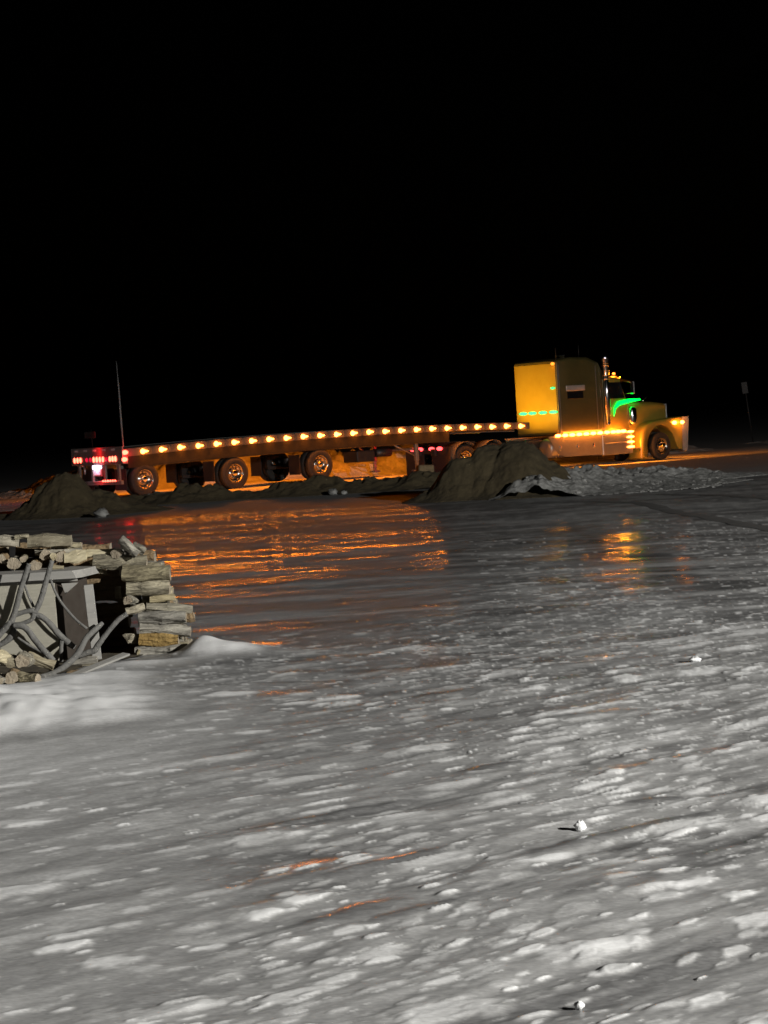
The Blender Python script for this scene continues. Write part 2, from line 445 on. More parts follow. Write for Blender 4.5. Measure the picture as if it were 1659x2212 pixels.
    glaze = (gf * gfar * (1 - sstep(r, 35, 42)) * thinline * (.62 + .38 * lane) + .09 * edge + gn * (1 - gfar) * .85) * (1 - np.clip(flk * 1.5, 0, 1)) * act * (1 - soft)
    glaze = np.clip(glaze, 0, 1)
    snow = snow * (1 - .55 * glaze)
    snow = np.maximum(snow, smooth * .98)
    snow = np.maximum(snow, road * .42)
    snow = np.maximum(snow, .30 * sstep(y, 50, 58))
    return hz, snow, glaze

def gz(x, y): return float(ground_height(np.array([x]), np.array([y]))[0][0])

def make_ground():
    fan = np.tan(R(12.2))
    A = np.concatenate([np.linspace(-180, -60, 13)[:-1], np.linspace(-60, -34, 30)[:-1], np.linspace(-34, -12.2, 380)[:-1],
                        np.degrees(np.arctan(np.linspace(-fan, fan, 1000))),
                        np.linspace(12.2, 34, 380)[1:], np.linspace(34, 60, 30)[1:], np.linspace(60, 180, 13)[1:-1]])
    px = np.arange(1480, 150, -2.3)
    rr = 9676.0 / px
    rr = np.concatenate([np.linspace(.4, rr[0], 30)[:-1], rr, np.geomspace(rr[-1], 95, 40)[1:], np.geomspace(95, 1500, 26)[1:]])
    n, m = len(A), len(rr)
    an = np.radians(A)
    X = rr[:, None] * np.sin(an)[None, :]; Y = rr[:, None] * np.cos(an)[None, :]
    Z, S, G = ground_height(X, Y)
    u, v = uv_of(X, Y)
    Z = Z - .05 * sstep(v, -3.2, -2.6) * (1 - sstep(v, 6.6, 7.2))     # shallow bed for the road sheet
    co = np.stack([X, Y, Z], -1).reshape(-1, 3)
    i = np.arange(m - 1)[:, None]; j = np.arange(n)[None, :]; j2 = (j + 1) % n
    q = np.stack([i * n + j, i * n + j2, (i + 1) * n + j2, (i + 1) * n + j], -1).reshape(-1, 4)
    me = bpy.data.meshes.new("ground")
    me.vertices.add(len(co)); me.vertices.foreach_set('co', co.ravel())
    me.loops.add(q.size); me.loops.foreach_set('vertex_index', q[:, ::-1].ravel().astype(np.int32))
    me.polygons.add(len(q)); me.polygons.foreach_set('loop_start', np.arange(0, q.size, 4, dtype=np.int32))
    me.polygons.foreach_set('use_smooth', np.ones(len(q), bool))
    at = me.attributes.new('snow', 'FLOAT', 'POINT'); at.data.foreach_set('value', S.ravel().astype(np.float32))
    at = me.attributes.new('glaze', 'FLOAT', 'POINT'); at.data.foreach_set('value', G.ravel().astype(np.float32))
    me.update(calc_edges=True); me.validate()
    me.materials.append(M['ground'])
    tag(link("ground", me), kind='structure')
make_ground()

def sheet(name, us, vs, zf, material, world_fn, smooth=True):
    """height sheet over a (us, vs) grid; world_fn maps to world x, y"""
    U, V = np.meshgrid(us, vs, indexing='ij')
    X, Y = world_fn(U, V); Z = zf(U, V, X, Y)
    n = len(vs); m = len(us)
    co = np.stack([X, Y, Z], -1).reshape(-1, 3)
    i = np.arange(m - 1)[:, None]; j = np.arange(n - 1)[None, :]
    q = np.stack([i * n + j, (i + 1) * n + j, (i + 1) * n + j + 1, i * n + j + 1], -1).reshape(-1, 4)
    me = bpy.data.meshes.new(name)
    me.from_pydata(co.tolist(), [], q.tolist())
    me.polygons.foreach_set('use_smooth', [smooth] * len(q)); me.materials.append(material); me.update()
    return me

def truck_xy(U, V): return TA.x + HD.x * U + VD.x * V, TA.y + HD.y * U + VD.y * V
road_me = sheet("road", np.linspace(-90, 260, 700), np.linspace(-2.9, 6.9, 26),
                lambda U, V, X, Y: -.25 * sstep(U, 9, 18) + .03 * fbm(U * .5, V * 1.5, 9, 3)
                - .02 * np.exp(-((V - .3) / .35) ** 2) - .02 * np.exp(-((V - 2.5) / .35) ** 2)
                - .05 * (np.abs(V - 2) > 4.85), M['road'], truck_xy)
tag(link("road", road_me), kind='structure')

# ------------------------------------------------------------------ snow mounds, berm, ridge, bank
MOUND_Z = {}
def mound(name, label, cx, cy, rx, ry, peaks, seed, material, rough=.16, n=170, lump=1.5, cat="snow mound"):
    """peaks: (dx, dy, sx, sy, h)"""
    def zf(U, V, X, Y):
        s = 0 * X
        for dx, dy, sx, sy, h in peaks:
            s = np.maximum(s, h * np.exp(-(np.abs((X - cx - dx) / sx)) ** 2.6 - (np.abs((Y - cy - dy) / sy)) ** 2.6))
        k = np.clip(s / .35, 0, 1)
        lumps = fbm(X * lump, Y * lump, seed, 5, .58)
        s = s + rough * k * (lumps + .55 * fbm(X * 5, Y * 5, seed + 9, 3))
        return np.where(s < .03, s - .08, s) - .02 + base_height(X, Y)[0]
    MOUND_Z[name] = zf
    me = sheet(name, np.linspace(-rx, rx, n), np.linspace(-ry, ry, n), zf, material, lambda U, V: (cx + U, cy + V))
    return tag(link(name, me), label, cat)

mound("snow_mound", "tall dark dirty snow mound in front of the yellow truck's rear wheels", 2.85, 52.3, 2.6, 2.2,
      [(.35, 0, .9, 1.1, 1.30), (-.3, .1, .8, .9, 1.22), (1.05, -.1, .6, .8, .75), (-.95, 0, .75, .8, .98), (-1.6, 0, .6, .6, .3)], 41, M['dirty'], .12)
mound("snow_mound", "low dark snow mound at the left in front of the trailer's tail lights", -8.25, 58.2, 3.2, 2.2,
      [(.0, 0, .9, .95, 1.06), (-.35, 0, .7, .8, .92), (.85, .0, .8, .8, .62), (-.75, 0, .6, .8, .55), (1.65, .1, .9, .6, .22), (-1.6, .2, .9, .6, .14)], 141, M['dirty'], .16)
mound("snow_berm", "long low berm of grey broken snow chunks running right from the tall mound", 6.2, 55.6, 3.9, 5.4,
      [(-2.75, -4.7, .75, .9, .42), (-2.1, -3.9, .75, 1.0, .40), (-2.0, -1.8, .9, 1.3, .50), (-1.3, .6, 1.1, 1.2, .46), (-.3, 1.2, 1.1, 1.2, .36), (.7, 1.2, 1.1, 1.2, .34), (1.6, 1.2, 1.0, 1.1, .24), (2.6, 1.3, 1.0, 1.0, .10),
       (-1.2, -2.6, 1.5, 2.4, .13), (.3, -2.2, 1.4, 2.6, .10), (1.6, -1.5, 1.1, 2.0, .06)], 241, M['rubble'], .17, 230, 2.6, "snow berm")
mound("snow_ridge", "low dark ridge of frozen dirt and snow along the near road edge", -2.6, 62.3, 5.8, 1.5,
      [(-4.2, .3, 1.3, .6, .26), (-2.6, -.1, 1.1, .6, .42), (-1.2, 0, 1.5, .6, .22), (.6, 0, 1.6, .7, .42), (2.4, -.2, 1.3, .7, .34), (3.9, -.5, 1.2, .7, .40), (4.9, -.7, 1.0, .6, .35)], 341, M['dirty'], .22, 150, 2.2, "snow ridge")

def bank_z(U, V, X, Y):
    top = .95 + .35 * fbm(U * .16, V * .1 + 3, 61, 2) + .28 * np.exp(-((U - 11) / 4) ** 2) - .25 * sstep(U, 15, 24) - .6 * sstep(U, 18, 40) - 1.15 * (1 - sstep(U, -2, 6.5))
    k = sstep(V, 5.6, 7.2) * (1 - sstep(V, 9.5, 13.5))
    z = top * k + k * .50 * np.clip(top / .9, .15, 1) * (np.abs(fbm(U * 1.05, V * 1.2, 71, 5, .62)) * 2 - .45)
    return z - .06 - .25 * sstep(U, 9, 18)
bank_me = sheet("snow_bank", np.linspace(-70, 90, 900), np.linspace(5.2, 14, 66), bank_z, M['bank'], truck_xy)
tag(link("snow_bank", bank_me), "lumpy old snow bank along the far side of the road behind the trailer", "snow bank")

# loose lumps of ice
def lump(name, label, cat, p, s, seed, material, group=None, flat=.7):
    rnd = random.Random(seed); mb = MB(); vs = []; n1, n2 = 7, 10
    for i in range(n1 + 1):
        th = math.pi * i / n1
        for k in range(n2):
            ph = 2 * math.pi * k / n2
            r = s * (1 + rnd.uniform(-.36, .30))
            vs.append((r * math.sin(th) * math.cos(ph), r * math.sin(th) * math.sin(ph), flat * r * math.cos(th) + s * flat * .8))
    fs = [(i * n2 + k, i * n2 + (k + 1) % n2, (i + 1) * n2 + (k + 1) % n2, (i + 1) * n2 + k) for i in range(n1) for k in range(n2)]
    mb.add(vs, fs, True)
    o = mb.build(name, material); o.location = p
    return tag(o, label, cat, group)

def on_ground(x, y, dz=0): return (x, y, gz(x, y) + dz)
lump("ice_chunk", "round white ice chunk lying alone on the icy snow, casting a thin shadow", "ice chunk", on_ground(.833, 10.50), .026, 3, M['snow'], flat=1)
lump("ice_chunk", "small white ice chunk on the snow at the bottom edge of the photo", "ice chunk", on_ground(.55, 7.42), .017, 5, M['snow'], flat=.9)
lump("ice_chunk", "white pointed snow clod at the right, in the middle distance of the ice", "ice chunk", on_ground(2.28, 16.9), .05, 8, M['snow'], flat=.45)
for k, (x, y, s, lb) in enumerate([
        (-7.05, 55.9, .20, "grey ice block at the foot of the left snow mound"),
        (-6.55, 64.6, .26, "pale ice block beside the trailer's rearmost wheel"),
        (-1.35, 60.9, .15, "larger pale ice lump in front of the trailer's third wheel"),
        (-1.05, 60.7, .10, "smaller pale ice lump in front of the trailer's third wheel")]):
    lump("ice_block", lb, "ice block", on_ground(x, y), s, 20 + k, M['rubble'], flat=.6)
rr = random.Random(99); kk = MB()
for k in range(260):                                    # broken snow thrown over the berm
    t = rr.random(); f = rr.random() ** .8; y = 50.2 + 7.2 * f; x = (3.0 + 4.7 * t) * y / 50
    s = rr.uniform(.02, .10) * (1 - .35 * t); z0 = max(.0, float(MOUND_Z['snow_berm'](0, 0, np.array([x]), np.array([y]))[0])) - .5 * s
    vs = []
    for i in range(5):
        th = math.pi * i / 4
        for q in range(6):
            ph = 2 * math.pi * q / 6; r = s * rr.uniform(.7, 1.25)
            vs.append((x + r * math.sin(th) * math.cos(ph), y + r * math.sin(th) * math.sin(ph), z0 + .6 * r * math.cos(th) + s * .3))
    kk.add(vs, [(i * 6 + q, i * 6 + (q + 1) % 6, (i + 1) * 6 + (q + 1) % 6, (i + 1) * 6 + q) for i in range(4) for q in range(6)], False)
tag(kk.build("snow_rubble", M['rubble']), "broken grey snow rubble strewn over the long berm", "snow rubble", kind='stuff')

# squared stump standing on the ridge
mb = MB(); mb.box(-.22, .22, -.2, .2, -.1, .46, .03); mb.box(.24, .62, -.12, .16, -.1, .14, .03)
o = mb.build("wooden_block", M['bark2']); o.location = (1.2, 62.2, .18); o.rotation_euler = (0, .03, .2)
tag(o, "square dark wooden block standing on the dirt ridge below the trailer", "wooden block")

# tyre ruts pressed into the snow at the right
def rut(pts, name):
    pts = [Vector(p) for p in pts]; mb = MB(); vs = []; N = 60
    for i in range(N + 1):
        t = i / N * (len(pts) - 1); k = min(int(t), len(pts) - 2); p = pts[k].lerp(pts[k + 1], t - k)
        d = (pts[k + 1] - pts[k]).normalized(); nrm = Vector((-d.y, d.x))
        for s in (-1, -.4, .4, 1):
            q = p + nrm * (s * .16 * (1 + .2 * math.sin(i * 1.7 + s)))
            vs.append((q.x, q.y, gz(q.x, q.y) + (.004 if abs(s) > .9 else .010)))
    mb.add(vs, [(i * 4 + k, i * 4 + k + 1, (i + 1) * 4 + k + 1, (i + 1) * 4 + k) for i in range(N) for k in range(3)], True)
    tag(mb.build(name, M['rut']), kind='structure')
rut([(3.2, 47.6), (4.3, 46.6), (5.0, 44.6), (5.3, 40), (5.75, 34), (6.3, 28)], "track")
rut([(6.0, 48.4), (6.7, 46.5), (7.2, 43.5), (7.9, 40)], "track")

# roadside signs
def signpost(name, label, x, y, z0, hgt, lean, w, h, hide=False):
    r = empty(name, (x, y, z0)); tag(r, label, "sign")
    mb = MB(); mb.tube([(0, 0, 0), (lean, 0, hgt)], .035, 8); mb.build("post", M['pole'], r)
    mb = MB(); Mx = Matrix.Translation((lean * .98, -.05, hgt - h * .5)) @ Matrix.Rotation(-math.atan2(-lean, hgt), 4, 'Y')
    mb.box(-w / 2, w / 2, -.012, .012, -h / 2, h / 2, .004, Mx); mb.build("sign_plate", M['sign'], r)
signpost("road_sign", "small dim sign plate on a leaning post far right of the truck", 18.3, 110, -.25, 2.95, -.28, .28, .56)

# ------------------------------------------------------------------ flatbed trailer
trailer = empty("flatbed_trailer", T(0, 0, 0), TH)
tag(trailer, "long empty flatbed trailer edged with a row of glowing amber marker lamps", "trailer")
TW = 3.0; U0, U1 = -.78, 16.95
def camber(u): return .14 * (1 - ((u - 8.2) / 8.3) ** 2)
def beam(name, y0, y1, zb, zt, material, parent, u0=U0, u1=U1, n=30, taper=None):
    mb = MB(); us = np.linspace(u0, u1, n); vs = []
    for u in us:
        c = camber(u); b = taper(u) if taper else zb
        vs += [(u, y0, b + c), (u, y1, b + c), (u, y1, zt + c), (u, y0, zt + c)]
    fs = [(i * 4 + k, i * 4 + (k + 1) % 4, (i + 1) * 4 + (k + 1) % 4, (i + 1) * 4 + k) for i in range(n - 1) for k in range(4)]
    fs += [(3, 2, 1, 0), tuple((n - 1) * 4 + k for k in range(4))]
    return mb.add(vs, fs).build(name, material, parent)
beam("deck", .08, TW - .08, 1.46, 1.535, M['deck'], trailer)
beam("side_rail", 0, .078, 1.31, 1.55, M['rail'], trailer)
for y in (.022, TW - .052): beam("side_skirt", y, y + .03, .93, 1.305, M['skirt'], trailer, U0 + .15, 13.0, 40)
beam("side_rail", TW - .078, TW, 1.31, 1.55, M['alu'], trailer)
tp = lambda u: .90 + .33 * float(sstep(u, 11.6, 13.2))
for y in (.50, TW - .62): beam("main_beam", y, y + .12, .85, 1.455, M['alu'], trailer, U0 + .1, U1 - .3, 60, tp)
cm = MB()
for u in np.arange(U0 + .3, U1 - .3, .36): cm.box(u, u + .06, .08, TW - .08, 1.32 + camber(u), 1.455 + camber(u))
cm.build("cross_members", M['alu'], trailer)
def copy_obj(src, parent, loc, rot=None):
    o = src.copy(); col.objects.link(o); o.parent = parent; o.location = loc
    if rot is not None: o.rotation_euler = rot
    return o
wz = MB(); wz.box(-.05, .05, -.025, 0, -.1, .1, .006); w1 = None
for u in np.arange(.30, 16.6, .7196):                   # stake pockets between the lamps
    if w1 is None: w1 = wz.build("stake_pocket", M['rail'], trailer); w1.location = (u, 0, 1.43 + camber(u))
    else: copy_obj(w1, trailer, (u, 0, 1.43 + camber(u)))
lens = MB()                                            # lamp lens; the light's smear is built into its long tail
prof = [(0, -.092), (.036, -.086), (.062, -.068), (.078, -.034), (.082, 0)]
lens.lathe(prof, n=16)
lens.v = [(p[0] * (2.5 if p[0] > 0 else 1.1), p[1], p[2] * (1 if p[0] < .02 else .5)) for p in lens.v]
first = lens.build("marker_lamp", M['amber'], trailer)
for i in range(24):
    u = -.06 + i * (16.55 / 23); z = 1.42 + camber(u) + random.uniform(-.008, .008)
    if i == 0: first.location = (u, -.002, z)
    else: copy_obj(first, trailer, (u, -.002, z))
    copy_obj(first, trailer, (u, TW + .002, z), (0, 0, math.pi))
    glow("marker_lamp_light", trailer, (u + .05, -.095, z), (0, -1, -.55), .66, .10, 26, AMBER)  # stretched past the lens so the reflections merge into streaks
    glow("marker_lamp_spill", trailer, (u + .05, -.17, z - .01), (0, 1, -.7), .22, .10, 3.6, AMBER)
    if i % 3 == 1: glow("marker_lamp_light", trailer, (u + .05, TW + .095, z), (0, 1, -.45), .25, .12, 66, AMBER)
# rear end
rp = MB(); rp.box(U0 - .06, U0, 0, TW, 1.06, 1.62, .012); rp.build("rear_panel", M['alu'], trailer)
st = MB(); st.prism([(-.006, 0), (-.001, 0), (-.001, .06), (-.006, .06)], 0, .2); s0 = st.build("reflective_strip", M['tape'], trailer)
for k in range(5):
    if k == 0: s0.location = (U0 - .06, .42, 1.50)
    else: copy_obj(s0, trailer, (U0 - .06, .42 + k * .54, 1.50))
red = MB(); red.lathe([(0, -.035), (.035, -.032), (.062, -.018), (.07, 0)], axis='X', n=14)
red.v = [(p[0], p[1] * .85, p[2] * 1.3) for p in red.v]
rl = None
for y in (.40, .56, .72, 1.12, 1.30, 1.48, 1.66, 2.44, 2.62, 2.80):
    if rl is None: rl = red.build("tail_lamp", M['red'], trailer); rl.location = (U0 - .062, y, 1.235)
    else: copy_obj(rl, trailer, (U0 - .062, y, 1.235))
dim = MB(); dim.lathe([(0, -.03), (.05, -.027), (.075, 0)], axis='X', n=14)
dl = None
for y in (.92, 1.86, 2.08):
    if dl is None: dl = dim.build("stop_lamp", M['red_dim'], trailer); dl.location = (U0 - .062, y, 1.235)
    else: copy_obj(dl, trailer, (U0 - .062, y, 1.235))
cl = MB(); cl.lathe([(0, -.075), (.05, -.065), (.07, -.03), (.075, 0)], n=16)
cl.v = [(p[0] * (1.7 if p[0] > 0 else 1.1), p[1], p[2]) for p in cl.v]
c1 = cl.build("corner_lamp", M['red'], trailer); c1.location = (U0 + .03, -.002, 1.42)
copy_obj(c1, trailer, (U0 - .01, -.002, 1.20))
cp = MB(); cp.box(U0 - .05, U0 + .14, 0, .06, 1.06, 1.305, .006); cp.build("corner_plate", M['alu'], trailer)
ub = MB()
ub.box(U0 - .12, U0 - .02, .06, TW - .06, .42, .54, .012)
for y in (.18, .98, 1.7, 2.48): ub.box(U0 - .1, U0 - .03, y, y + .1, .54, 1.06)
ub.build("rear_bumper", M['alu'], trailer)
sm = MB(); sm.lathe([(0, -.025), (.026, -.02), (.034, 0)], axis='X', n=10); s1 = None
for y in (.40, .54, .68, .82, .96, 1.10):
    if s1 is None: s1 = sm.build("bumper_lamp", M['red'], trailer); s1.location = (U0 - .12, y, .545)
    else: copy_obj(s1, trailer, (U0 - .12, y, .545))
RED = (1.0, .009, .010)
glow("tail_lamp_light", trailer, (U0 - .12, 1.45, 1.24), (-1, 0, -.15), .08, 2.3, 22, RED)
glow("tail_lamp_spill", trailer, (U0 - .22, 1.45, 1.24), (1, 0, -.1), .08, 2.4, 4.5, RED)
glow("corner_lamp_spill", trailer, (U0 + .1, -.22, 1.31), (.1, 1, -.1), .3, .25, 4, RED)
glow("corner_lamp_light", trailer, (U0, -.09, 1.31), (-.3, -1, -.2), .2, .25, 9, RED)
glow("bumper_lamp_light", trailer, (U0 - .16, .75, .55), (-1, 0, 0), .05, .8, 4, RED)
pl = MB(); pl.box(U0 - .075, U0 - .068, 1.30, 1.72, .74, .93); pl.build("licence_plate", M['plate'], trailer)
pb = MB(); pb.box(U0 - .066, U0 - .02, 1.2, 1.82, .70, 1.055); pb.build("plate_bracket", M['alu'], trailer)
wl = MB(); wl.box(U0 - .13, U0 - .068, 1.28, 1.68, .94, 1.04, .02); wl.build("plate_lamp", M['white'], trailer)
glow("plate_lamp_light", trailer, (U0 - .15, 1.5, .99), (-.4, 0, -1), .2, .06, 2.5, (.8, .78, 1))
hk = MB(); hk.tube([(U0 - .03, 2.42, 1.05), (U0 - .06, 2.3, 1.02), (U0 - .08, 2.2, .92), (U0 - .08, 2.2, .78)], .035, 8); hk.build("hanger_hook", M['alu'], trailer)
for y0 in (.1, 1.98):
    mf = MB(); mf.box(U0 + .1, U0 + .115, y0, y0 + .65, .22, .9); mf.build("mud_flap", M['flap'], trailer)
wh = MB(); wh.tube([(U0 + .02, .03, 1.6), (U0 + .0, .03, 2.4), (U0 - .03, .0, 3.4), (U0 - .07, -.02, 4.3)], [.02, .03, .022, .008], 8)
wh.build("whip_pole", M['whip'], trailer)

def wheel(parent, u, side, z, name="wheel", dual=True, R0=.535, dish=True):
    """side -1: outer face looks to -y (near side); y is the outer face"""
    s = 1 if side < 0 else -1; y = .02 if side < 0 else parent['w'] - .02
    t = MB(); tw = .27
    for k in range(2 if dual else 1):
        o = k * .33
        t.lathe([(.30, o + .03), (.34, o + .012), (.43, o), (.50, o + .018), (R0 - .006, o + .045), (R0, o + .075),
                 (R0, o + tw - .075), (R0 - .006, o + tw - .045), (.50, o + tw - .018), (.43, o + tw), (.34, o + tw - .012), (.30, o + tw - .03)], n=48)
    t.v = [(p[0], p[1] * s, p[2]) for p in t.v]
    w = t.build(name, M['tyre'], parent); w.location = (u, y, z)
    r = MB()
    if dish: pr = [(.315, .022), (.305, .018), (.285, .03), (.272, .10), (.262, .15), (.20, .17), (.155, .165), (.145, .15)]
    else: pr = [(.315, .022), (.30, .016), (.285, .04), (.27, .07), (.20, .03), (.16, .01), (.145, .01)]
    r.lathe(pr, n=40)
    for k in range(10):                                # dark hand holes
        a = 2 * math.pi * (k + .5) / 10; yy = .158 if dish else .04
        r.lathe([(.03, yy + .002), (.03, yy - .004), (0, yy - .006)], (.225 * math.cos(a), 0, .225 * math.sin(a)), n=10, mi=1)
    r.v = [(p[0], p[1] * s, p[2]) for p in r.v]
    r.build("rim", [M['rim'], M['black']], w)
    h = MB(); d0 = .15 if dish else .01
    h.lathe([(.146, d0 + .002), (.10, d0 - .005), (.095, d0 - .10), (.08, d0 - .115), (0, d0 - .118)], n=24)
    for k in range(10):
        a = 2 * math.pi * k / 10
        h.lathe([(.022, d0 + .01), (.02, d0 - .035), (0, d0 - .04)], (.145 * math.cos(a), 0, .145 * math.sin(a)), n=6)
    h.v = [(p[0], p[1] * s, p[2]) for p in h.v]; h.build("hub", M['chrome'], w)
    return w
trailer['w'] = TW
for u, z in ((0.0, .535), (3.56, .50), (7.14, .575)):
    wheel(trailer, u, -1, z); wheel(trailer, u, 1, z)
    ax = MB(); ax.tube([(u, .4, z), (u, TW - .4, z)], .065, 10); ax.build("axle", M['black'], trailer)
    for y in (.62, TW - .8):
        sp = MB(); sp.box(u - .62, u - .48, y, y + .14, z - .02, .9, .01); sp.box(u - .6, u + .25, y, y + .12, z - .1, z + .02, .01)
        sp.lathe([(.12, 0), (.14, .05), (.12, .1), (.14, .15), (.12, .22)], (u + .28, y + .06, z + .05), 'Z', 16)
        sp.build("suspension", M['black'], trailer)
for y0 in (.12, TW - .72):                             # mud flaps hung behind every axle
    for u in (2.75, 6.3):
        mf = MB(); mf.box(u, u + .015, y0, y0 + .6, .28, .95); mf.build("mud_flap", M['flap'], trailer)
for y in (.34, TW - .34):
    lg = MB(); lg.box(11.62, 11.76, y - .07, y + .07, .45, 1.45, .012); lg.box(11.645, 11.735, y - .045, y + .045, .14, .45)
    lg.build("landing_leg", M['alu'], trailer)
    ft = MB(); ft.box(11.53, 11.85, y - .13, y + .13, .08, .14, .02); ft.build("landing_foot", M['alu'], trailer)
br = MB(); br.tube([(11.7, .36, .85), (11.7, TW - .36, .85)], .04, 8); br.tube([(11.66, .36, .62), (10.5, .55, 1.2)], .03, 8); br.tube([(11.66, TW - .36, .62), (10.5, TW - .55, 1.2)], .03, 8)
br.build("landing_brace", M['alu'], trailer)
bx = MB(); bx.box(9.55, 10.35, 1.0, 1.8, .52, .92, .03); bx.tube([(10.5, 1.2, .8), (11.2, 1.2, .8)], .15, 14); bx.build("tool_box", M['black'], trailer)
dkl = MB(); dkl.box(16.3, 16.42, 1.3, 1.5, 1.54, 1.60, .01); dkl.build("added_deck_lamp", M['black'], trailer)  # added housing for an invented lamp that lights the sleeper's back

fg = MB(); fg.tube([(U0 + .02, 1.8, 1.55), (U0 + .0, 1.8, 2.2)], .008, 6); fg.box(U0 - .012, U0 + .0, 1.55, 2.2, 1.93, 2.14, .004); fg.build("rear_flag", M['sign'], trailer)
def spot(name, parent, loc, target, power, color, angle, size=.05, blend=.6):
    d = bpy.data.lights.new(name, 'SPOT'); d.energy = power; d.color = color; d.spot_size = R(angle); d.spot_blend = blend; d.shadow_soft_size = size
    o = link(name, d, parent, loc)
    o.rotation_euler = (Vector(target) - Vector(loc)).to_track_quat('-Z', 'Y').to_euler()
    return o
spot("added_deck_light", trailer, (16.40, 1.4, 1.66), (18.5, 1.05, 3.1), 700, (1, .50, .04), 110, .06)  # added amber spot that brightens the sleeper's rear wall

# ------------------------------------------------------------------ tractor
GT = -.25
truck = empty("semi_truck", T(18, 1.25, GT), TH)
tag(truck, "yellow long-nosed semi truck with tall sleeper cab, amber light bar and green lamps", "semi truck")
OFF = (18, 1.25, GT)
def tb(mb, name, m, parent=None):
    return mb.build(name, M[m], truck if parent is None else parent, OFF)
W0, W1 = .10, 2.40                                     # sides of the sleeper
fr = MB()
for y in (.75, 1.55): fr.box(12.9, 25.2, y, y + .2, .55, .80)
fr.box(13.0, 13.2, .2, 2.3, .62, .78)
tb(fr, "frame_rails", 'black')
fw_ = MB(); fw_.prism([(13.6, .88), (14.9, .88), (14.9, .98), (13.6, 1.02)], .75, 1.75); tb(fw_, "fifth_wheel", 'black')
def loft(secs, mi=0):
    """secs: list of rings of equal length"""
    mb = MB(); n = len(secs[0]); vs = [p for s in secs for p in s]
    fs = [(i * n + k, i * n + (k + 1) % n, (i + 1) * n + (k + 1) % n, (i + 1) * n + k) for i in range(len(secs) - 1) for k in range(n)]
    mb.add(vs, fs, True); mb.add(secs[0], [list(range(n))]); mb.add(secs[-1], [list(range(n))]); return mb
def ring(u, y0, y1, z0, z1, r, n=5, lean=0):            # rounded rectangle across the truck
    pts = []
    for cy, cz, a0 in ((y1 - r, z1 - r, 0), (y0 + r, z1 - r, 90), (y0 + r * .4, z0 + r * .4, 180), (y1 - r * .4, z0 + r * .4, 270)):
        q = r if a0 < 180 else r * .4
        for k in range(n + 1):
            a = R(a0 + 90 * k / n); zz = cz + q * math.sin(a)
            pts.append((u + lean * (zz - z0), cy + q * math.cos(a), zz))
    return pts
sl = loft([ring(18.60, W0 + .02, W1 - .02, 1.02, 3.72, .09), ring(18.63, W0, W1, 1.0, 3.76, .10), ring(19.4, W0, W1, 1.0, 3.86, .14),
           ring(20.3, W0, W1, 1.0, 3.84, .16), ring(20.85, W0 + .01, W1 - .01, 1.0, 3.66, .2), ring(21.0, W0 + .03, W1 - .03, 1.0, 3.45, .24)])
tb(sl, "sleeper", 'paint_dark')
rw = MB(); rw.box(18.575, 18.597, W0 + .06, W1 - .06, 1.08, 3.66, .01); tb(rw, "rear_wall", 'paint')
sw = MB(); sw.box(19.08, 19.92, W0 - .012, W0 + .01, 2.30, 2.58, .004); tb(sw, "sleeper_window", 'glass')
se = MB(); se.box(19.02, 20.0, W0 - .035, W0, 2.60, 2.80, .012); tb(se, "window_awning", 'bumper')
tr = MB(); tr.box(18.75, 20.8, W0 - .008, W0 + .004, 1.02, 1.10); tr.box(18.66, 18.70, W0 - .006, W0 + .004, 1.1, 3.6); tr.box(20.62, 20.65, W0 - .006, W0 + .004, 1.1, 3.5); tb(tr, "sleeper_trim", 'alu')
cab = loft([ring(20.95, W0 + .08, W1 - .08, .95, 3.06, .12), ring(21.4, W0 + .08, W1 - .08, .95, 3.10, .14), ring(21.95, W0 + .10, W1 - .10, .95, 3.08, .16),
            ring(22.05, W0 + .12, W1 - .12, .95, 2.98, .16), ring(22.42, W0 + .16, W1 - .16, .95, 2.14, .10), ring(22.5, W0 + .18, W1 - .18, .95, 2.06, .08)])
tb(cab, "cab", 'paint')
win = MB(); win.prism([(21.22, 2.22), (22.22, 2.22), (22.02, 2.84), (21.22, 2.84)], W0 + .064, W0 + .09); tb(win, "side_window", 'glass')
wnd = MB(); wnd.add([(22.40, W0 + .3, 2.2), (22.40, W1 - .3, 2.2), (22.09, W1 - .34, 2.9), (22.09, W0 + .34, 2.9),
                     (22.37, W0 + .3, 2.18), (22.37, W1 - .3, 2.18), (22.06, W1 - .34, 2.9), (22.06, W0 + .34, 2.9)],
                    [(0, 1, 2, 3), (7, 6, 5, 4), (0, 4, 5, 1), (1, 5, 6, 2), (2, 6, 7, 3), (3, 7, 4, 0)]); tb(wnd, "windshield", 'glass')
vs_ = MB(); vs_.prism([(22.0, 2.98), (22.62, 2.84), (22.64, 2.87), (22.02, 3.03)], W0 + .06, W1 - .06); tb(vs_, "sun_visor", 'chrome')
dh = MB(); dh.box(21.3, 21.45, W0 + .055, W0 + .085, 1.9, 1.94, .005); tb(dh, "door_handle", 'chrome')
for y, s in ((W0 - .22, 1), (W1 + .22, -1)):
    mi_ = MB(); mi_.box(22.33, 22.41, y - .11, y + .11, 2.36, 2.86, .03); mo = tb(mi_, "mirror", 'chrome')
    am = MB(); am.tube([(22.36, y, 2.8), (22.2, y + s * .38, 2.86)], .012, 6); am.tube([(22.36, y, 2.42), (22.3, y + s * .38, 2.36)], .012, 6); tb(am, "mirror_arm", 'chrome', mo)
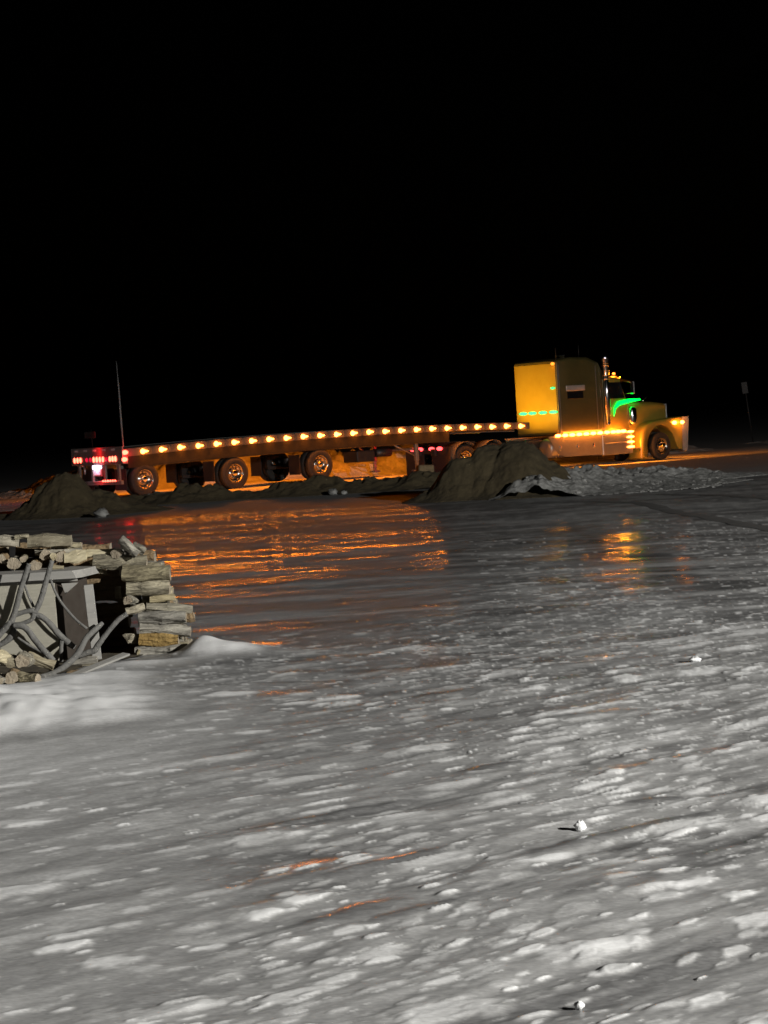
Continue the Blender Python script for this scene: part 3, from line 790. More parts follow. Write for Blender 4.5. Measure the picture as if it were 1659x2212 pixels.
# hood
hood = loft([ring(22.45, .48, 2.02, .95, 2.07, .18), ring(23.2, .52, 1.98, .95, 2.06, .22), ring(24.3, .60, 1.90, .95, 2.02, .24),
             ring(24.95, .64, 1.86, .92, 1.95, .22), ring(25.02, .68, 1.82, .92, 1.90, .2)])
tb(hood, "hood", 'paint')
gr = MB()
gr.box(25.0, 25.10, .64, .72, .62, 1.92, .02); gr.box(25.0, 25.10, 1.78, 1.86, .62, 1.92, .02); gr.box(25.0, 25.10, .72, 1.78, 1.84, 1.92, .02)
for k in range(14): gr.box(25.02, 25.06, .74 + k * .075, .76 + k * .075, .62, 1.84)
gr.box(25.0, 25.03, .72, 1.78, .62, 1.84)
tb(gr, "grille", 'chrome')
orn = MB(); orn.tube([(24.35, 1.25, 2.0), (24.38, 1.25, 2.12), (24.5, 1.25, 2.2), (24.62, 1.25, 2.24)], [.03, .025, .04, .01], 8); tb(orn, "hood_ornament", 'chrome')
# fenders: outline with a wheel arch, rounded top
def fender(y0, y1, nm="fender"):
    uc, zc, ra = 24.02, .30, .80
    out = [(22.82, -.12), (22.86, .55), (22.98, .92), (23.22, 1.14), (23.55, 1.26), (24.0, 1.31), (24.6, 1.35), (25.30, 1.38), (25.42, 1.34)]
    inn = []
    for k in range(13):
        a = R(188 - 196 * k / 12); inn.append((uc + ra * 1.02 * math.cos(a), zc + ra * math.sin(a)))
    mb = MB()
    # skin between the outline and the arch, both faces and the rolled top
    O = [(-.02 + 0, 0)]
    op = []
    N = 40
    def resample(pl, N):
        d = [0]
        for a, b in zip(pl, pl[1:]): d.append(d[-1] + math.dist(a, b))
        r = []
        for i in range(N + 1):
            t = d[-1] * i / N; k = max(j for j in range(len(d)) if d[j] <= t + 1e-9); k = min(k, len(pl) - 2)
            f = (t - d[k]) / (d[k + 1] - d[k]); r.append((pl[k][0] + (pl[k + 1][0] - pl[k][0]) * f, pl[k][1] + (pl[k + 1][1] - pl[k][1]) * f))
        return r
    outp = resample(out + [(25.40, .80), (25.34, .12)], N); innp = resample([(23.2, -.12)] + inn[1:-1] + [(25.02, .12)], N)
    rows = []
    sgn = 1 if y1 > y0 else -1
    for (a, b) in zip(outp, innp):
        mid = (a[0] * .82 + b[0] * .18, a[1] * .82 + b[1] * .18)
        rows.append([(a[0], y1, a[1]), (a[0], y0 + sgn * .07, a[1]), (mid[0] * .5 + a[0] * .5, y0 + sgn * .015, mid[1] * .5 + a[1] * .5),
                     (mid[0], y0, mid[1]), (b[0], y0, b[1]), (b[0], y0 + sgn * .05, b[1]), (b[0], y1, b[1])])
    n = 7
    vs = [p for r in rows for p in r]
    mb.add(vs, [(i * n + k, i * n + k + 1, (i + 1) * n + k + 1, (i + 1) * n + k) for i in range(N) for k in range(n - 1)], True)
    return tb(mb, nm, 'paint')
fender(.06, .66); fender(2.44, 1.84)
bp = loft([[(25.12, -.01, .05), (25.40, -.01, .05), (25.56, -.01, 1.36), (25.16, -.01, 1.36)], [(25.36, .06, .03), (25.44, .06, .03), (25.60, .06, 1.36), (25.46, .06, 1.36)], [(25.42, .25, .0), (25.54, .25, .0), (25.64, .25, 1.30), (25.52, .25, 1.30)],
           [(25.46, 1.25, .0), (25.6, 1.25, .0), (25.68, 1.25, .80), (25.56, 1.25, .80)],
           [(25.42, 2.25, .0), (25.54, 2.25, .0), (25.62, 2.25, .80), (25.5, 2.25, .80)], [(25.36, 2.48, .02), (25.44, 2.48, .02), (25.56, 2.48, .80), (25.42, 2.48, .80)]])
tb(bp, "bumper", 'bumper')
for y in (.32, 2.18):
    hl = MB(); hl.lathe([(.0, .05), (.09, .04), (.13, .0), (.14, -.12), (.1, -.25)], (25.42, y, 1.16), 'X', 20); h_ = tb(hl, "headlight", 'chrome')
def lens_at(name, pts, m, rx, ry, rz, parent=truck):
    mb = MB(); vs = []
    for i in range(7):
        th = math.pi * i / 6
        for k in range(12):
            ph = 2 * math.pi * k / 12; vs.append((rx * math.sin(th) * math.cos(ph), ry * math.sin(th) * math.sin(ph), rz * math.cos(th)))
    mb.add(vs, [(i * 12 + k, i * 12 + (k + 1) % 12, (i + 1) * 12 + (k + 1) % 12, (i + 1) * 12 + k) for i in range(6) for k in range(12)], True)
    f = None
    for (u, v, z) in pts:
        loc = (u - OFF[0], v - OFF[1], z - OFF[2])
        if f is None: f = mb.build(name, M[m], parent); f.location = loc
        else: copy_obj(f, parent, loc)
lens_at("fender_lamp", [(24.78, .04, 1.15)], 'amber_bar', .13, .05, .075)
lens_at("signal_lamp", [(25.10, -.07, 1.15)], 'amber_bar', .10, .05, .07)
lens_at("added_front_lamp", [(25.70, y, 1.12) for y in (.3, 2.2)], 'amber_bar', .06, .14, .09)  # added unseen lamps, put in to brighten the road ahead
# exhaust stacks
for y in (W0 - .02, W1 + .02):
    ex = MB(); ex.lathe([(.085, 1.25), (.085, 1.6), (.13, 1.66), (.13, 2.85), (.105, 2.92), (.105, 3.58), (.15, 3.70), (.16, 3.98), (.12, 3.98), (.10, 3.7)], (21.15, y, 0), 'Z', 24)
    e_ = tb(ex, "exhaust_stack", 'chrome')
    bd = MB(); bd.lathe([(.106, 0), (.145, .015), (.145, .055), (.106, .07)], (0, 0, 0), 'Z', 24); b0 = bd.build("clamp_band", M['chrome'], e_)
    for k, z in enumerate((2.95, 3.10, 3.18, 3.26, 3.46, 3.54)):
        loc = (21.15 - OFF[0], y - OFF[1], z - OFF[2])
        if k == 0: b0.location = loc
        else: copy_obj(b0, e_, loc)
for y in (.34, 2.16):
    ac = MB(); ac.lathe([(0, 1.16), (.12, 1.17), (.19, 1.24), (.2, 1.3), (.2, 1.74), (.19, 1.78), (.12, 1.86), (0, 1.88)], (22.72, y, 0), 'Z', 28); tb(ac, "air_cleaner", 'chrome')
# fuel tanks, battery box and steps, light bars
for y, s in ((.42, -1), (2.08, 1)):
    ft = MB(); ft.lathe([(0, 18.05), (.28, 18.06), (.345, 18.12), (.355, 18.2), (.355, 20.55), (.345, 20.62), (.28, 20.68), (0, 20.69)], (0, y, .50), 'X', 36)
    t_ = tb(ft, "fuel_tank", 'alu')
    for u in (18.5, 19.4, 20.25):
        sp = MB(); sp.lathe([(.356, u), (.366, u + .005), (.366, u + .075), (.356, u + .08)], (0, y, .50), 'X', 36); tb(sp, "tank_strap", 'chrome', t_)
    ya, yb = (.06, .7) if s < 0 else (1.8, 2.44)
    sb = MB(); sb.box(20.78, 22.42, ya, yb, .10, .90, .03); sb.box(20.9, 22.3, ya - .03 if s < 0 else yb - .01, ya + .01 if s < 0 else yb + .03, .52, .56, .008); tb(sb, "step_box", 'alu')
    fp = MB(); fp.box(17.95, 22.45, ya, ya + .05 if s < 0 else yb, .905, .945) if s < 0 else fp.box(17.95, 22.45, yb - .05, yb, .905, .945); tb(fp, "running_board", 'alu')
for ya in (.065, 2.40):
    fp = MB(); fp.prism([(17.98, .90), (18.22, .48), (18.5, .24), (18.8, .17), (20.76, .14), (20.76, .90)], ya, ya + .03)
    tb(fp, "side_fairing", 'skirt2')
lens_at("bar_lamp", [(18.42 + i * .37, .03, .965) for i in range(8)] + [(21.35, .03, .965), (21.62, .03, .965), (21.9, .03, .965)], 'amber_bar', .16, .045, .06)
lens_at("step_lamp", [(22.28, .03, z) for z in (.93, .73, .54, .35)], 'amber_bar', .20, .035, .04)
st_ = MB(); st_.box(22.48, 22.8, .05, .5, .26, .30, .008); tb(st_, "cab_step", 'alu')
# cab roof lamps, sleeper lamps
lens_at("roof_lamp", [(21.95, .42 + k * .41, 3.17) for k in range(5)], 'amber_roof', .07, .05, .045)
lens_at("sleeper_corner_lamp", [(18.56, .26, 3.64)], 'amber_dim', .05, .10, .06)
lens_at("green_lamp", [(18.56, y, 1.85) for y in (.36, .92, 1.48, 1.98)], 'green', .045, .23, .06)
lens_at("green_lamp", [(18.56, .32, 2.74)], 'green', .04, .13, .04)
gs = MB(); gs.tube([(21.52, .12, 1.55), (21.6, .12, 1.85), (21.85, .15, 2.03), (22.4, .24, 2.09), (22.9, .38, 2.12), (23.4, .50, 2.13)], [.012, .04, .085, .08, .06, .03], 10); tb(gs, "green_light_strip", 'green_strip')  # thick wedge shape includes the green light falling on the cowl
# aerials
for u, y, z0, z1 in ((18.7, W0 + .1, 3.72, 4.22), (20.0, W0 + .2, 3.84, 4.3), (18.7, W0 + .05, 1.6, 1.6)):
    if z1 > z0:
        an = MB(); an.tube([(u, y, z0), (u, y, z1)], .014, 6); tb(an, "aerial", 'pole')
ah = MB(); ah.lathe([(.02, 19.1), (.05, 19.3), (.09, 19.5), (.11, 19.54)], (0, .7, 3.95), 'X', 14); ah.box(19.15, 19.2, .68, .72, 3.82, 3.95); tb(ah, "air_horn", 'chrome')
def tglow(name, u, v, z, d, sx, sy, p, c): return glow(name, truck, (u - OFF[0], v - OFF[1], z - OFF[2]), d, sx, sy, p, c)
BARC = (1.0, .27, .012)
tglow("bar_lamp_light", 19.75, -.03, .965, (0, -1, -.25), 2.8, .10, 150, BARC)
tglow("bar_lamp_light", 21.62, -.03, .965, (0, -1, -.25), .8, .10, 45, BARC)
tglow("step_lamp_light", 22.28, -.02, .64, (.35, -1, 0), .3, .6, 75, BARC)
tglow("bar_lamp_light", 20.3, 2.55, .965, (0, 1, -.25), 3.6, .10, 80, BARC)
tglow("bar_lamp_spill", 19.75, -.13, 1.0, (0, 1, -.25), 2.9, .08, 26, BARC)
tglow("bar_lamp_spill", 21.62, -.13, 1.0, (0, 1, -.1), .9, .08, 11, BARC)
tglow("step_lamp_spill", 22.40, -.10, .64, (.9, .7, 0), .2, .6, 22, BARC)
tglow("fender_lamp_spill", 24.90, -.16, 1.15, (.15, 1, -.2), .4, .1, 7, BARC)
tglow("fender_lamp_light", 24.80, -.03, 1.15, (.1, -1, -.2), .22, .12, 9, BARC)
tglow("signal_lamp_light", 25.10, -.13, 1.15, (.55, -.5, .1), .16, .1, 10, BARC)
tglow("added_front_light", 25.78, 1.25, 1.12, (1, 0, -.25), .1, 2.0, 120, BARC)  # added light for the road ahead
tglow("roof_lamp_light", 21.95, .34, 3.18, (.2, -1, -.1), .3, .1, 16, AMBER)
tglow("green_lamp_light", 18.50, 1.2, 1.85, (-1, 0, .0), 1.7, .06, 3, (.003, 1, .03))
tglow("stop_lamp_light", 12.90, 1.2, .80, (-1, 0, -.2), .1, 1.6, 8, RED)
tglow("corner_lamp_light", 18.5, .26, 3.64, (-.6, -.3, -1), .1, .15, 3, AMBER)
# wheels
truck['w'] = 2.5
def truck_wheel(u, side, z, dual, dish):
    w = wheel(truck, u, side, z, dual=dual, dish=dish)
    w.location = (u - OFF[0], (.05 if side < 0 else 2.45) - OFF[1], z - OFF[2])
for u in (13.80, 15.15):
    for s in (-1, 1): truck_wheel(u, s, .36, True, True)
    for y0 in (.02, 1.80):
        qf = MB(); N = 14
        vs = []
        for k in range(N + 1):
            a = R(175 - 125 * k / N); 
            for rr_ in (.62, .635):
                for yy in (y0, y0 + .68): vs.append((u + rr_ * math.cos(a), yy, .36 + rr_ * math.sin(a)))
        fs = []
        for k in range(N):
            b = k * 4; fs += [(b, b + 1, b + 5, b + 4), (b + 2, b + 6, b + 7, b + 3), (b, b + 4, b + 6, b + 2), (b + 1, b + 3, b + 7, b + 5)]
        fs += [(0, 2, 3, 1), (N * 4, N * 4 + 1, N * 4 + 3, N * 4 + 2)]
        qf.add(vs, fs, True); tb(qf, "quarter_fender", 'rail')
for s in (-1, 1): truck_wheel(24.02, s, .29, False, False)
ax = MB(); ax.tube([(24.02, .3, .29), (24.02, 2.2, .29)], .07, 10)
for u in (13.8, 15.15): ax.tube([(u, .4, .36), (u, 2.1, .36)], .09, 10); ax.lathe([(0, -.2), (.2, -.1), (.22, 0), (.2, .1), (0, .2)], (u, 1.25, .36), 'Y', 16)
tb(ax, "axles", 'black')
for y0 in (.04, 1.46):
    mf = MB(); mf.box(13.02, 13.04, y0, y0 + 1.0, -.10, .86); m_ = tb(mf, "mud_flap", 'flap')
lens_at("stop_lamp", [(12.98, y, .80) for y in (.55, .98, 1.6, 2.0)], 'red_stop', .06, .15, .07)


# ------------------------------------------------------------------ firewood stack
LOGS = [
    ("short split log at the far left end of the stack's top row", 'split', (-3.558, 20.25, 1.102), (-3.309, 20.25, 1.081), 0.061),
    ('thin stick lying beside the top left log of the stack', 'bark', (-3.34, 20.2, 1.13), (-3.212, 20.2, 1.13), 0.021),
    ('big pale split log lying on top of the firewood stack', 'split', (-3.227, 20.2, 1.084), (-2.834, 20.2, 1.07), 0.068),
    ('thin round log end poking out right of the big pale top log', 'bark', (-3.034, 20.3, 1.0), (-2.753, 20.3, 1.007), 0.037),
    ('flat grey slab log lying under the big pale top log', 'bark', (-3.174, 20.25, 0.987), (-2.759, 20.25, 0.965), 0.032),
    ('round dark log end at the left edge under the top row', 'bark2', (-3.456, 20.1, 0.946), (-3.497, 20.55, 0.938), 0.047),
    ('round log end above the box lid, left one of a pair', 'bark', (-3.343, 20.05, 0.903), (-3.386, 20.5, 0.904), 0.051),
    ('small round log end tucked right of the left pair under the top row', 'bark', (-3.262, 20.1, 0.934), (-3.304, 20.5, 0.924), 0.034),
    ('reddish log end resting on the box lid behind the crossing branches', 'bark2', (-3.141, 20.0, 0.872), (-3.2, 20.45, 0.873), 0.049),
    ('nearly black log end high under the big pale log', 'bark2', (-3.062, 20.1, 0.961), (-3.113, 20.5, 0.955), 0.047),
    ('small split piece right of the nearly black log end', 'split', (-2.983, 20.05, 0.947), (-3.028, 20.4, 0.944), 0.032),
    ('brown split log end under the flat slab', 'bark2', (-2.927, 20.08, 0.937), (-2.981, 20.5, 0.926), 0.049),
    ("bright yellow freshly split log under the slab's right end", 'yellow', (-2.891, 20.1, 0.917), (-2.693, 20.1, 0.938), 0.056),
    ('pale slab lying on the lid below the brown split log end', 'split', (-3.017, 19.95, 0.85), (-2.885, 19.95, 0.838), 0.024),
    ('pale yellow round log right of the freshly split one', 'yellow', (-2.736, 20.15, 0.941), (-2.441, 20.15, 0.939), 0.046),
    ('short log end between the pale yellow log and the leaning piece', 'bark', (-2.42, 20.05, 0.934), (-2.369, 20.3, 0.935), 0.046),
    ('wedge of split wood hanging under the pale yellow log', 'split', (-2.649, 20.1, 0.86), (-2.602, 20.3, 0.813), 0.037),
    ('small split wedge under the row, right of the hanging wedge', 'split', (-2.582, 20.15, 0.773), (-2.569, 20.4, 0.743), 0.027),
    ("long grey log under the leaning piece at the stack's corner", 'bark', (-2.636, 20.1, 0.871), (-2.154, 20.1, 0.845), 0.058),
    ("knobbly piece leaning up above the stack's right corner", 'bark', (-2.365, 20.0, 1.07), (-2.228, 20.0, 0.911), 0.039),
    ('short grey piece propped behind the leaning knobbly one', 'bark', (-2.27, 20.1, 0.995), (-2.168, 20.1, 0.934), 0.041),
    ('thickest grey log high in the right end column', 'bark', (-2.371, 20.0, 0.753), (-1.942, 20.02, 0.743), 0.072),
    ("second log down of the right column's thick pair, mossy grey", 'bark', (-2.34, 20.0, 0.627), (-1.955, 20.0, 0.618), 0.063),
    ('small round log end low left in the middle of the right column', 'bark', (-2.333, 19.95, 0.518), (-2.276, 20.2, 0.5), 0.046),
    ('bent pale stick bridging the middle of the right column', 'split', (-2.139, 20.0, 0.508), (-1.911, 20.0, 0.516), 0.036),
    ('light split piece sticking left out of the right column', 'split', (-2.348, 19.95, 0.416), (-2.186, 19.95, 0.454), 0.036),
    ('ragged thin log in the middle of the right column, longest to the right', 'bark', (-2.173, 20.0, 0.449), (-1.765, 20.0, 0.4), 0.036),
    ('knotty grey log below the ragged thin one', 'bark', (-2.244, 19.98, 0.352), (-1.822, 19.98, 0.327), 0.06),
    ('short dark log end at the right tip of the knotty log', 'bark2', (-1.844, 20.15, 0.313), (-1.764, 20.15, 0.32), 0.046),
    ("long grey log with small knots third from the column's bottom", 'bark', (-2.244, 19.98, 0.261), (-1.792, 19.98, 0.197), 0.051),
    ('pale log butt left of the golden brown log', 'split', (-2.354, 19.95, 0.186), (-2.288, 20.1, 0.157), 0.056),
    ("golden brown log second from the column's bottom", 'gold', (-2.254, 19.98, 0.165), (-1.903, 19.98, 0.153), 0.057),
    ('grey bottom log of the right column half sunk in snow', 'bark', (-2.291, 19.95, 0.043), (-1.831, 19.95, 0.047), 0.055),
    ('pale butt of wood upright at the foot of the right column', 'split', (-2.275, 19.9, 0.017), (-2.253, 19.9, 0.076), 0.031),
    ('lit split piece at the back of the dark hollow', 'split', (-2.521, 20.85, 0.589), (-2.518, 20.85, 0.475), 0.033),
    ('yellow split log at the left edge below the box', 'yellow', (-3.186, 17.9, 0.285), (-3.113, 18.0, 0.248), 0.056),
    ('square pinkish split log end at the lower left', 'split', (-3.079, 17.95, 0.224), (-3.115, 18.3, 0.216), 0.048),
    ('rough grey log end right of the pinkish split one', 'bark', (-2.976, 17.95, 0.229), (-2.988, 18.3, 0.208), 0.06),
    ('dark round log end at the bottom left corner of the pile', 'bark2', (-3.037, 17.75, 0.12), (-3.062, 18.0, 0.114), 0.056),
    ("round log pointing right in the snow at the pile's bottom", 'bark', (-2.986, 17.8, 0.121), (-2.821, 17.7, 0.101), 0.039),
    ('pale log end at the left frame edge low in the snow', 'bark', (-3.114, 17.6, 0.115), (-3.15, 17.9, 0.098), 0.039),
    ('pale flat split slab lying behind the lower left logs', 'split', (-3.009, 18.4, 0.221), (-2.792, 18.4, 0.124), 0.04),
    ('pale slab of bark at the foot of the grey post', 'split', (-2.762, 19.2, 0.051), (-2.539, 19.2, 0.084), 0.03),
    ("flat grey slab right of the slab at the post's foot", 'bark', (-2.636, 18.95, 0.053), (-2.384, 18.95, 0.038), 0.023),
    ('brown bark strip lying among the scraps under the curved branch', 'bark2', (-2.715, 18.6, 0.035), (-2.533, 18.6, 0.052), 0.022),
    ('short brown stub among the scraps right of the lower left logs', 'bark2', (-2.658, 18.35, 0.032), (-2.581, 18.35, 0.016), 0.022),
    ('grey flat scrap under the thin dark plank', 'bark', (-2.758, 18.2, 0.039), (-2.561, 18.2, 0.022), 0.018),
]
BACK = [
    ((-2.925, 21.0, 0.742), (-2.489, 20.95, 0.719), 0.063),
    ((-2.882, 21.0, 0.625), (-2.445, 20.95, 0.602), 0.063),
    ((-2.915, 21.0, 0.512), (-2.428, 20.95, 0.487), 0.063),
    ((-2.897, 21.0, 0.39), (-2.41, 20.95, 0.365), 0.063),
    ((-2.918, 21.0, 0.27), (-2.443, 20.95, 0.246), 0.063),
    ((-2.888, 21.0, 0.141), (-2.401, 20.95, 0.116), 0.063),
    ((-2.922, 21.0, 0.015), (-2.422, 20.95, -0.01), 0.063),
    ((-2.917, 21.0, -0.1), (-2.417, 20.95, -0.125), 0.063),
]
FORK = [
    ([(-3.093, 19.35, 0.93), (-3.128, 19.35, 0.844), (-3.17, 19.35, 0.741), (-3.2, 19.35, 0.649), (-3.243, 19.35, 0.522), (-3.284, 19.35, 0.431)], [0.023, 0.023, 0.024, 0.026, 0.026, 0.028]),
    ([(-3.276, 19.3, 0.435), (-3.326, 19.3, 0.391), (-3.401, 19.3, 0.319), (-3.463, 19.3, 0.264)], [0.028, 0.028, 0.028, 0.028]),
    ([(-2.9, 19.4, 0.944), (-2.95, 19.4, 0.806), (-2.994, 19.4, 0.679), (-3.036, 19.4, 0.576), (-3.082, 19.4, 0.502)], [0.021, 0.023, 0.025, 0.026, 0.026]),
    ([(-3.25, 19.38, 0.491), (-3.166, 19.38, 0.515), (-3.078, 19.38, 0.524)], [0.022, 0.021, 0.022]),
    ([(-3.08, 19.38, 0.498), (-3.106, 19.38, 0.447), (-3.173, 19.38, 0.419), (-3.244, 19.38, 0.408), (-3.29, 19.38, 0.417)], [0.026, 0.02, 0.019, 0.021, 0.026]),
    ([(-3.251, 19.28, 0.409), (-3.182, 19.28, 0.402), (-3.132, 19.28, 0.363), (-3.074, 19.28, 0.272), (-2.988, 19.28, 0.155), (-2.896, 19.28, 0.044)], [0.026, 0.028, 0.028, 0.029, 0.029, 0.029]),
    ([(-3.086, 19.42, 0.489), (-3.013, 19.42, 0.449), (-2.952, 19.42, 0.386), (-2.893, 19.42, 0.306), (-2.816, 19.42, 0.225), (-2.755, 19.42, 0.174)], [0.026, 0.026, 0.028, 0.029, 0.028, 0.023]),
    ([(-3.267, 19.4, 0.384), (-3.288, 19.4, 0.32), (-3.351, 19.4, 0.265), (-3.436, 19.4, 0.223)], [0.023, 0.035, 0.026, 0.023]),
]
CURVE = [
    ([(-2.498, 19.4, 0.372), (-2.565, 19.35, 0.322), (-2.633, 19.3, 0.261), (-2.672, 19.2, 0.186), (-2.701, 19.05, 0.133), (-2.75, 18.8, 0.089), (-2.8, 18.5, 0.063), (-2.851, 18.1, 0.073)], [0.023, 0.024, 0.025, 0.027, 0.028, 0.028, 0.027, 0.025]),
]
REACH = [
    ([(-2.27, 19.3, 0.45), (-2.343, 19.3, 0.407), (-2.405, 19.3, 0.347), (-2.481, 19.3, 0.263), (-2.545, 19.3, 0.185), (-2.57, 19.3, 0.151), (-2.642, 19.3, 0.132), (-2.713, 19.3, 0.107)], [0.022, 0.022, 0.023, 0.023, 0.026, 0.028, 0.026, 0.023]),
]
THIN = [
    ([(-2.93, 19.45, 0.778), (-2.907, 19.45, 0.694), (-2.866, 19.45, 0.597), (-2.802, 19.45, 0.499), (-2.726, 19.45, 0.405), (-2.642, 19.45, 0.329)], [0.011, 0.011, 0.012, 0.012, 0.012, 0.012]),
]
THINB = [
    ([(-3.166, 19.45, 0.768), (-3.133, 19.45, 0.649), (-3.093, 19.45, 0.546)], [0.009, 0.011, 0.012]),
]
STUB = [
    ([(-2.854, 19.35, 0.246), (-2.866, 19.35, 0.17), (-2.87, 19.35, 0.064)], [0.017, 0.019, 0.017]),
]
THINC = [
    ([(-3.26, 19.5, 0.285), (-3.159, 19.5, 0.208), (-3.046, 19.5, 0.136)], [0.011, 0.012, 0.012]),
]

WOOD = {'bark': 'bark', 'bark2': 'bark2', 'split': 'split', 'yellow': 'yellow', 'gold': 'gold'}
M['gold'] = mat("golden_brown_bark", (.19, .115, .03), .9, noise=(10, (.34, .23, .08), .5), bump=(26, .02))
def log_mesh(p0, p1, r, kind, seed):
    rnd = random.Random(seed); p0 = Vector(p0); p1 = Vector(p1); ax = p1 - p0; Ln = ax.length; t = ax / Ln
    a = t.cross(Vector((0, 0, 1))); a = a.normalized() if a.length > .1 else Vector((1, 0, 0)); b = a.cross(t)
    n = 26; m = max(5, int(Ln / .035)); mb = MB(); vs = []
    fur = [rnd.uniform(-.10, .07) for _ in range(n)]; w0 = rnd.uniform(0, 6.28); ph = [rnd.uniform(0, 6.28) for _ in range(6)]
    splitk = kind in ('split', 'yellow')
    nf = rnd.choice((3, 4, 4, 5)); bend = rnd.uniform(-.03, .03) * Ln; knots = [(rnd.random(), rnd.uniform(0, 6.28), rnd.uniform(.10, .3)) for _ in range(3)]
    for i in range(m + 1):
        f = i / m; c = p0.lerp(p1, f) + b * bend * math.sin(math.pi * f)
        for k in range(n):
            w = 2 * math.pi * k / n
            if splitk:                                  # wedge: a polygon with uneven corners
                q = (w + w0) % (2 * math.pi / nf) - math.pi / nf
                rad = math.cos(math.pi / nf) / math.cos(q) * 1.12
                rad *= 1 + .12 * math.sin(w + ph[0]) + .07 * math.sin(3 * w + ph[2] + 5 * f)
            else:
                rad = 1 + .10 * math.sin(2 * w + ph[0]) + .07 * math.sin(3 * w + ph[1] + 3 * f) + .05 * math.sin(5 * w + ph[2] + 4 * f)
                for kf, kw, kh in knots:
                    rad += kh * math.exp(-((f - kf) * Ln / (r * .5)) ** 2 - ((math.cos(w - kw) - 1) / .12) ** 2)
            rad *= 1 + rnd.uniform(-.05, .05) + fur[(k + int(f * 2.5)) % n]
            rad *= 1 + .09 * math.sin(7 * f + ph[3])
            e = .06 * r * math.sin(w * 2 + ph[4]) if i in (0, m) else 0
            vs.append(c + (a * math.cos(w) + b * math.sin(w)) * rad * r + t * e)
    fs = [(i * n + k, i * n + (k + 1) % n, (i + 1) * n + (k + 1) % n, (i + 1) * n + k) for i in range(m) for k in range(n)]
    mb.add(vs, fs, False)
    for s, cen in ((0, p0), (m, p1)):
        ringv = vs[s * n:(s + 1) * n]; mid = [cen.lerp(v, .55) + t * rnd.uniform(-.04, .04) * r for v in ringv]
        mb.add(ringv + mid + [cen], [(k, (k + 1) % n, n + (k + 1) % n, n + k) for k in range(n)] + [(n + k, n + (k + 1) % n, 2 * n) for k in range(n)], False, 1)
    return mb
def make_log(label, kind, p0, p1, r, seed, group="logs of the firewood stack"):
    if (Vector(p1) - Vector(p0)).length < r * 1.6:
        d = (Vector(p1) - Vector(p0)).normalized(); p1 = Vector(p0) + d * r * 2
    c = (Vector(p0) + Vector(p1)) / 2
    mb = log_mesh(Vector(p0) - c, Vector(p1) - c, r, kind, seed)
    o = mb.build("firewood_log", [M[WOOD[kind]], M['grain' if kind not in ('split', 'yellow') else kind]])
    o.location = c
    return tag(o, label, "firewood", group)
for i, (lb, kind, p0, p1, r) in enumerate(LOGS): make_log(lb, kind, p0, p1, r, 300 + i)
for i, (p0, p1, r) in enumerate(BACK):
    make_log("log in deep shadow at the back of the dark hollow in the firewood stack", 'bark2', p0, p1, r, 500 + i, "shadowed logs at the back of the hollow")
# the depth of the right column, row behind row
for j, D in enumerate((20.14, 20.28, 20.42, 20.56)):
    for i, z in enumerate((.03, .15, .27, .39, .51, .63, .75)):
        make_log("log behind the front logs of the right end column, hardly showing", 'bark', (-2.24 + .02 * ((i + j) % 3) + .05 * (i < 3), D, z), (-1.84 - .035 * i, D + .02, z), .066, 520 + i + 10 * j, "hidden logs of the right column")
for i, (x, z, D) in enumerate(((-2.27, .33, 20.16), (-2.25, .22, 20.2), (-2.26, .44, 20.2), (-2.24, .10, 20.2))):
    make_log("log behind the front logs of the right end column, hardly showing", 'bark2', (x, D, z), (x + .3, D + .05, z), .07, 580 + i, "hidden logs of the right column")
for i, (x, z) in enumerate(((-3.9, .85), (-3.45, .86), (-3.0, .83), (-3.9, .97), (-3.4, .98), (-2.95, .95), (-2.55, .85))):
    make_log("log in deep shadow at the back of the dark hollow in the firewood stack", 'bark2', (x, 20.62, z), (x + .42, 20.6, z), .065, 540 + i, "shadowed logs at the back of the hollow")

# box with an overhanging lid under the top row
bxr = empty("storage_box", (-2.936, 19.7, 0), 0)
tag(bxr, "pale wooden box with a grey overhanging lid under the firewood", "box")
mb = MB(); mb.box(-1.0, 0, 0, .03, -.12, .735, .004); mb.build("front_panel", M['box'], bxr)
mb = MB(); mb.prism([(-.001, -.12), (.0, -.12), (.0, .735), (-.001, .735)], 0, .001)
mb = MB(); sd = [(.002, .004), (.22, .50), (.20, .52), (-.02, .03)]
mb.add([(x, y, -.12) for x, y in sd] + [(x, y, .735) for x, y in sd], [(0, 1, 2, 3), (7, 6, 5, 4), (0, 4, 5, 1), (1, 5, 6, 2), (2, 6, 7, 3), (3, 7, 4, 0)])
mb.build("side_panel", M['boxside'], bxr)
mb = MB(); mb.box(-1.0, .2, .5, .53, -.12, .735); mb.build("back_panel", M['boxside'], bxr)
mb = MB(); mb.add([(-1.0, -.09, .765), (.205, -.09, .765), (.25, .0, .765), (.36, .55, .765), (-1.0, .55, .765),
                   (-1.0, -.09, .835), (.175, -.09, .835), (.25, .0, .835), (.36, .55, .835), (-1.0, .55, .835)],
                  [(0, 1, 2, 3, 4), (9, 8, 7, 6, 5), (0, 5, 6, 1), (1, 6, 7, 2), (2, 7, 8, 3), (3, 8, 9, 4), (4, 9, 5, 0)])
mb.box(-1.0, .2, .004, .034, .735, .765); mb.build("lid", M['board'], bxr)
mb = MB(); mb.prism([(.06, .72), (.21, .72), (.09, .625)], -.004, .012); mb.build("corner_gusset", M['board'], bxr)

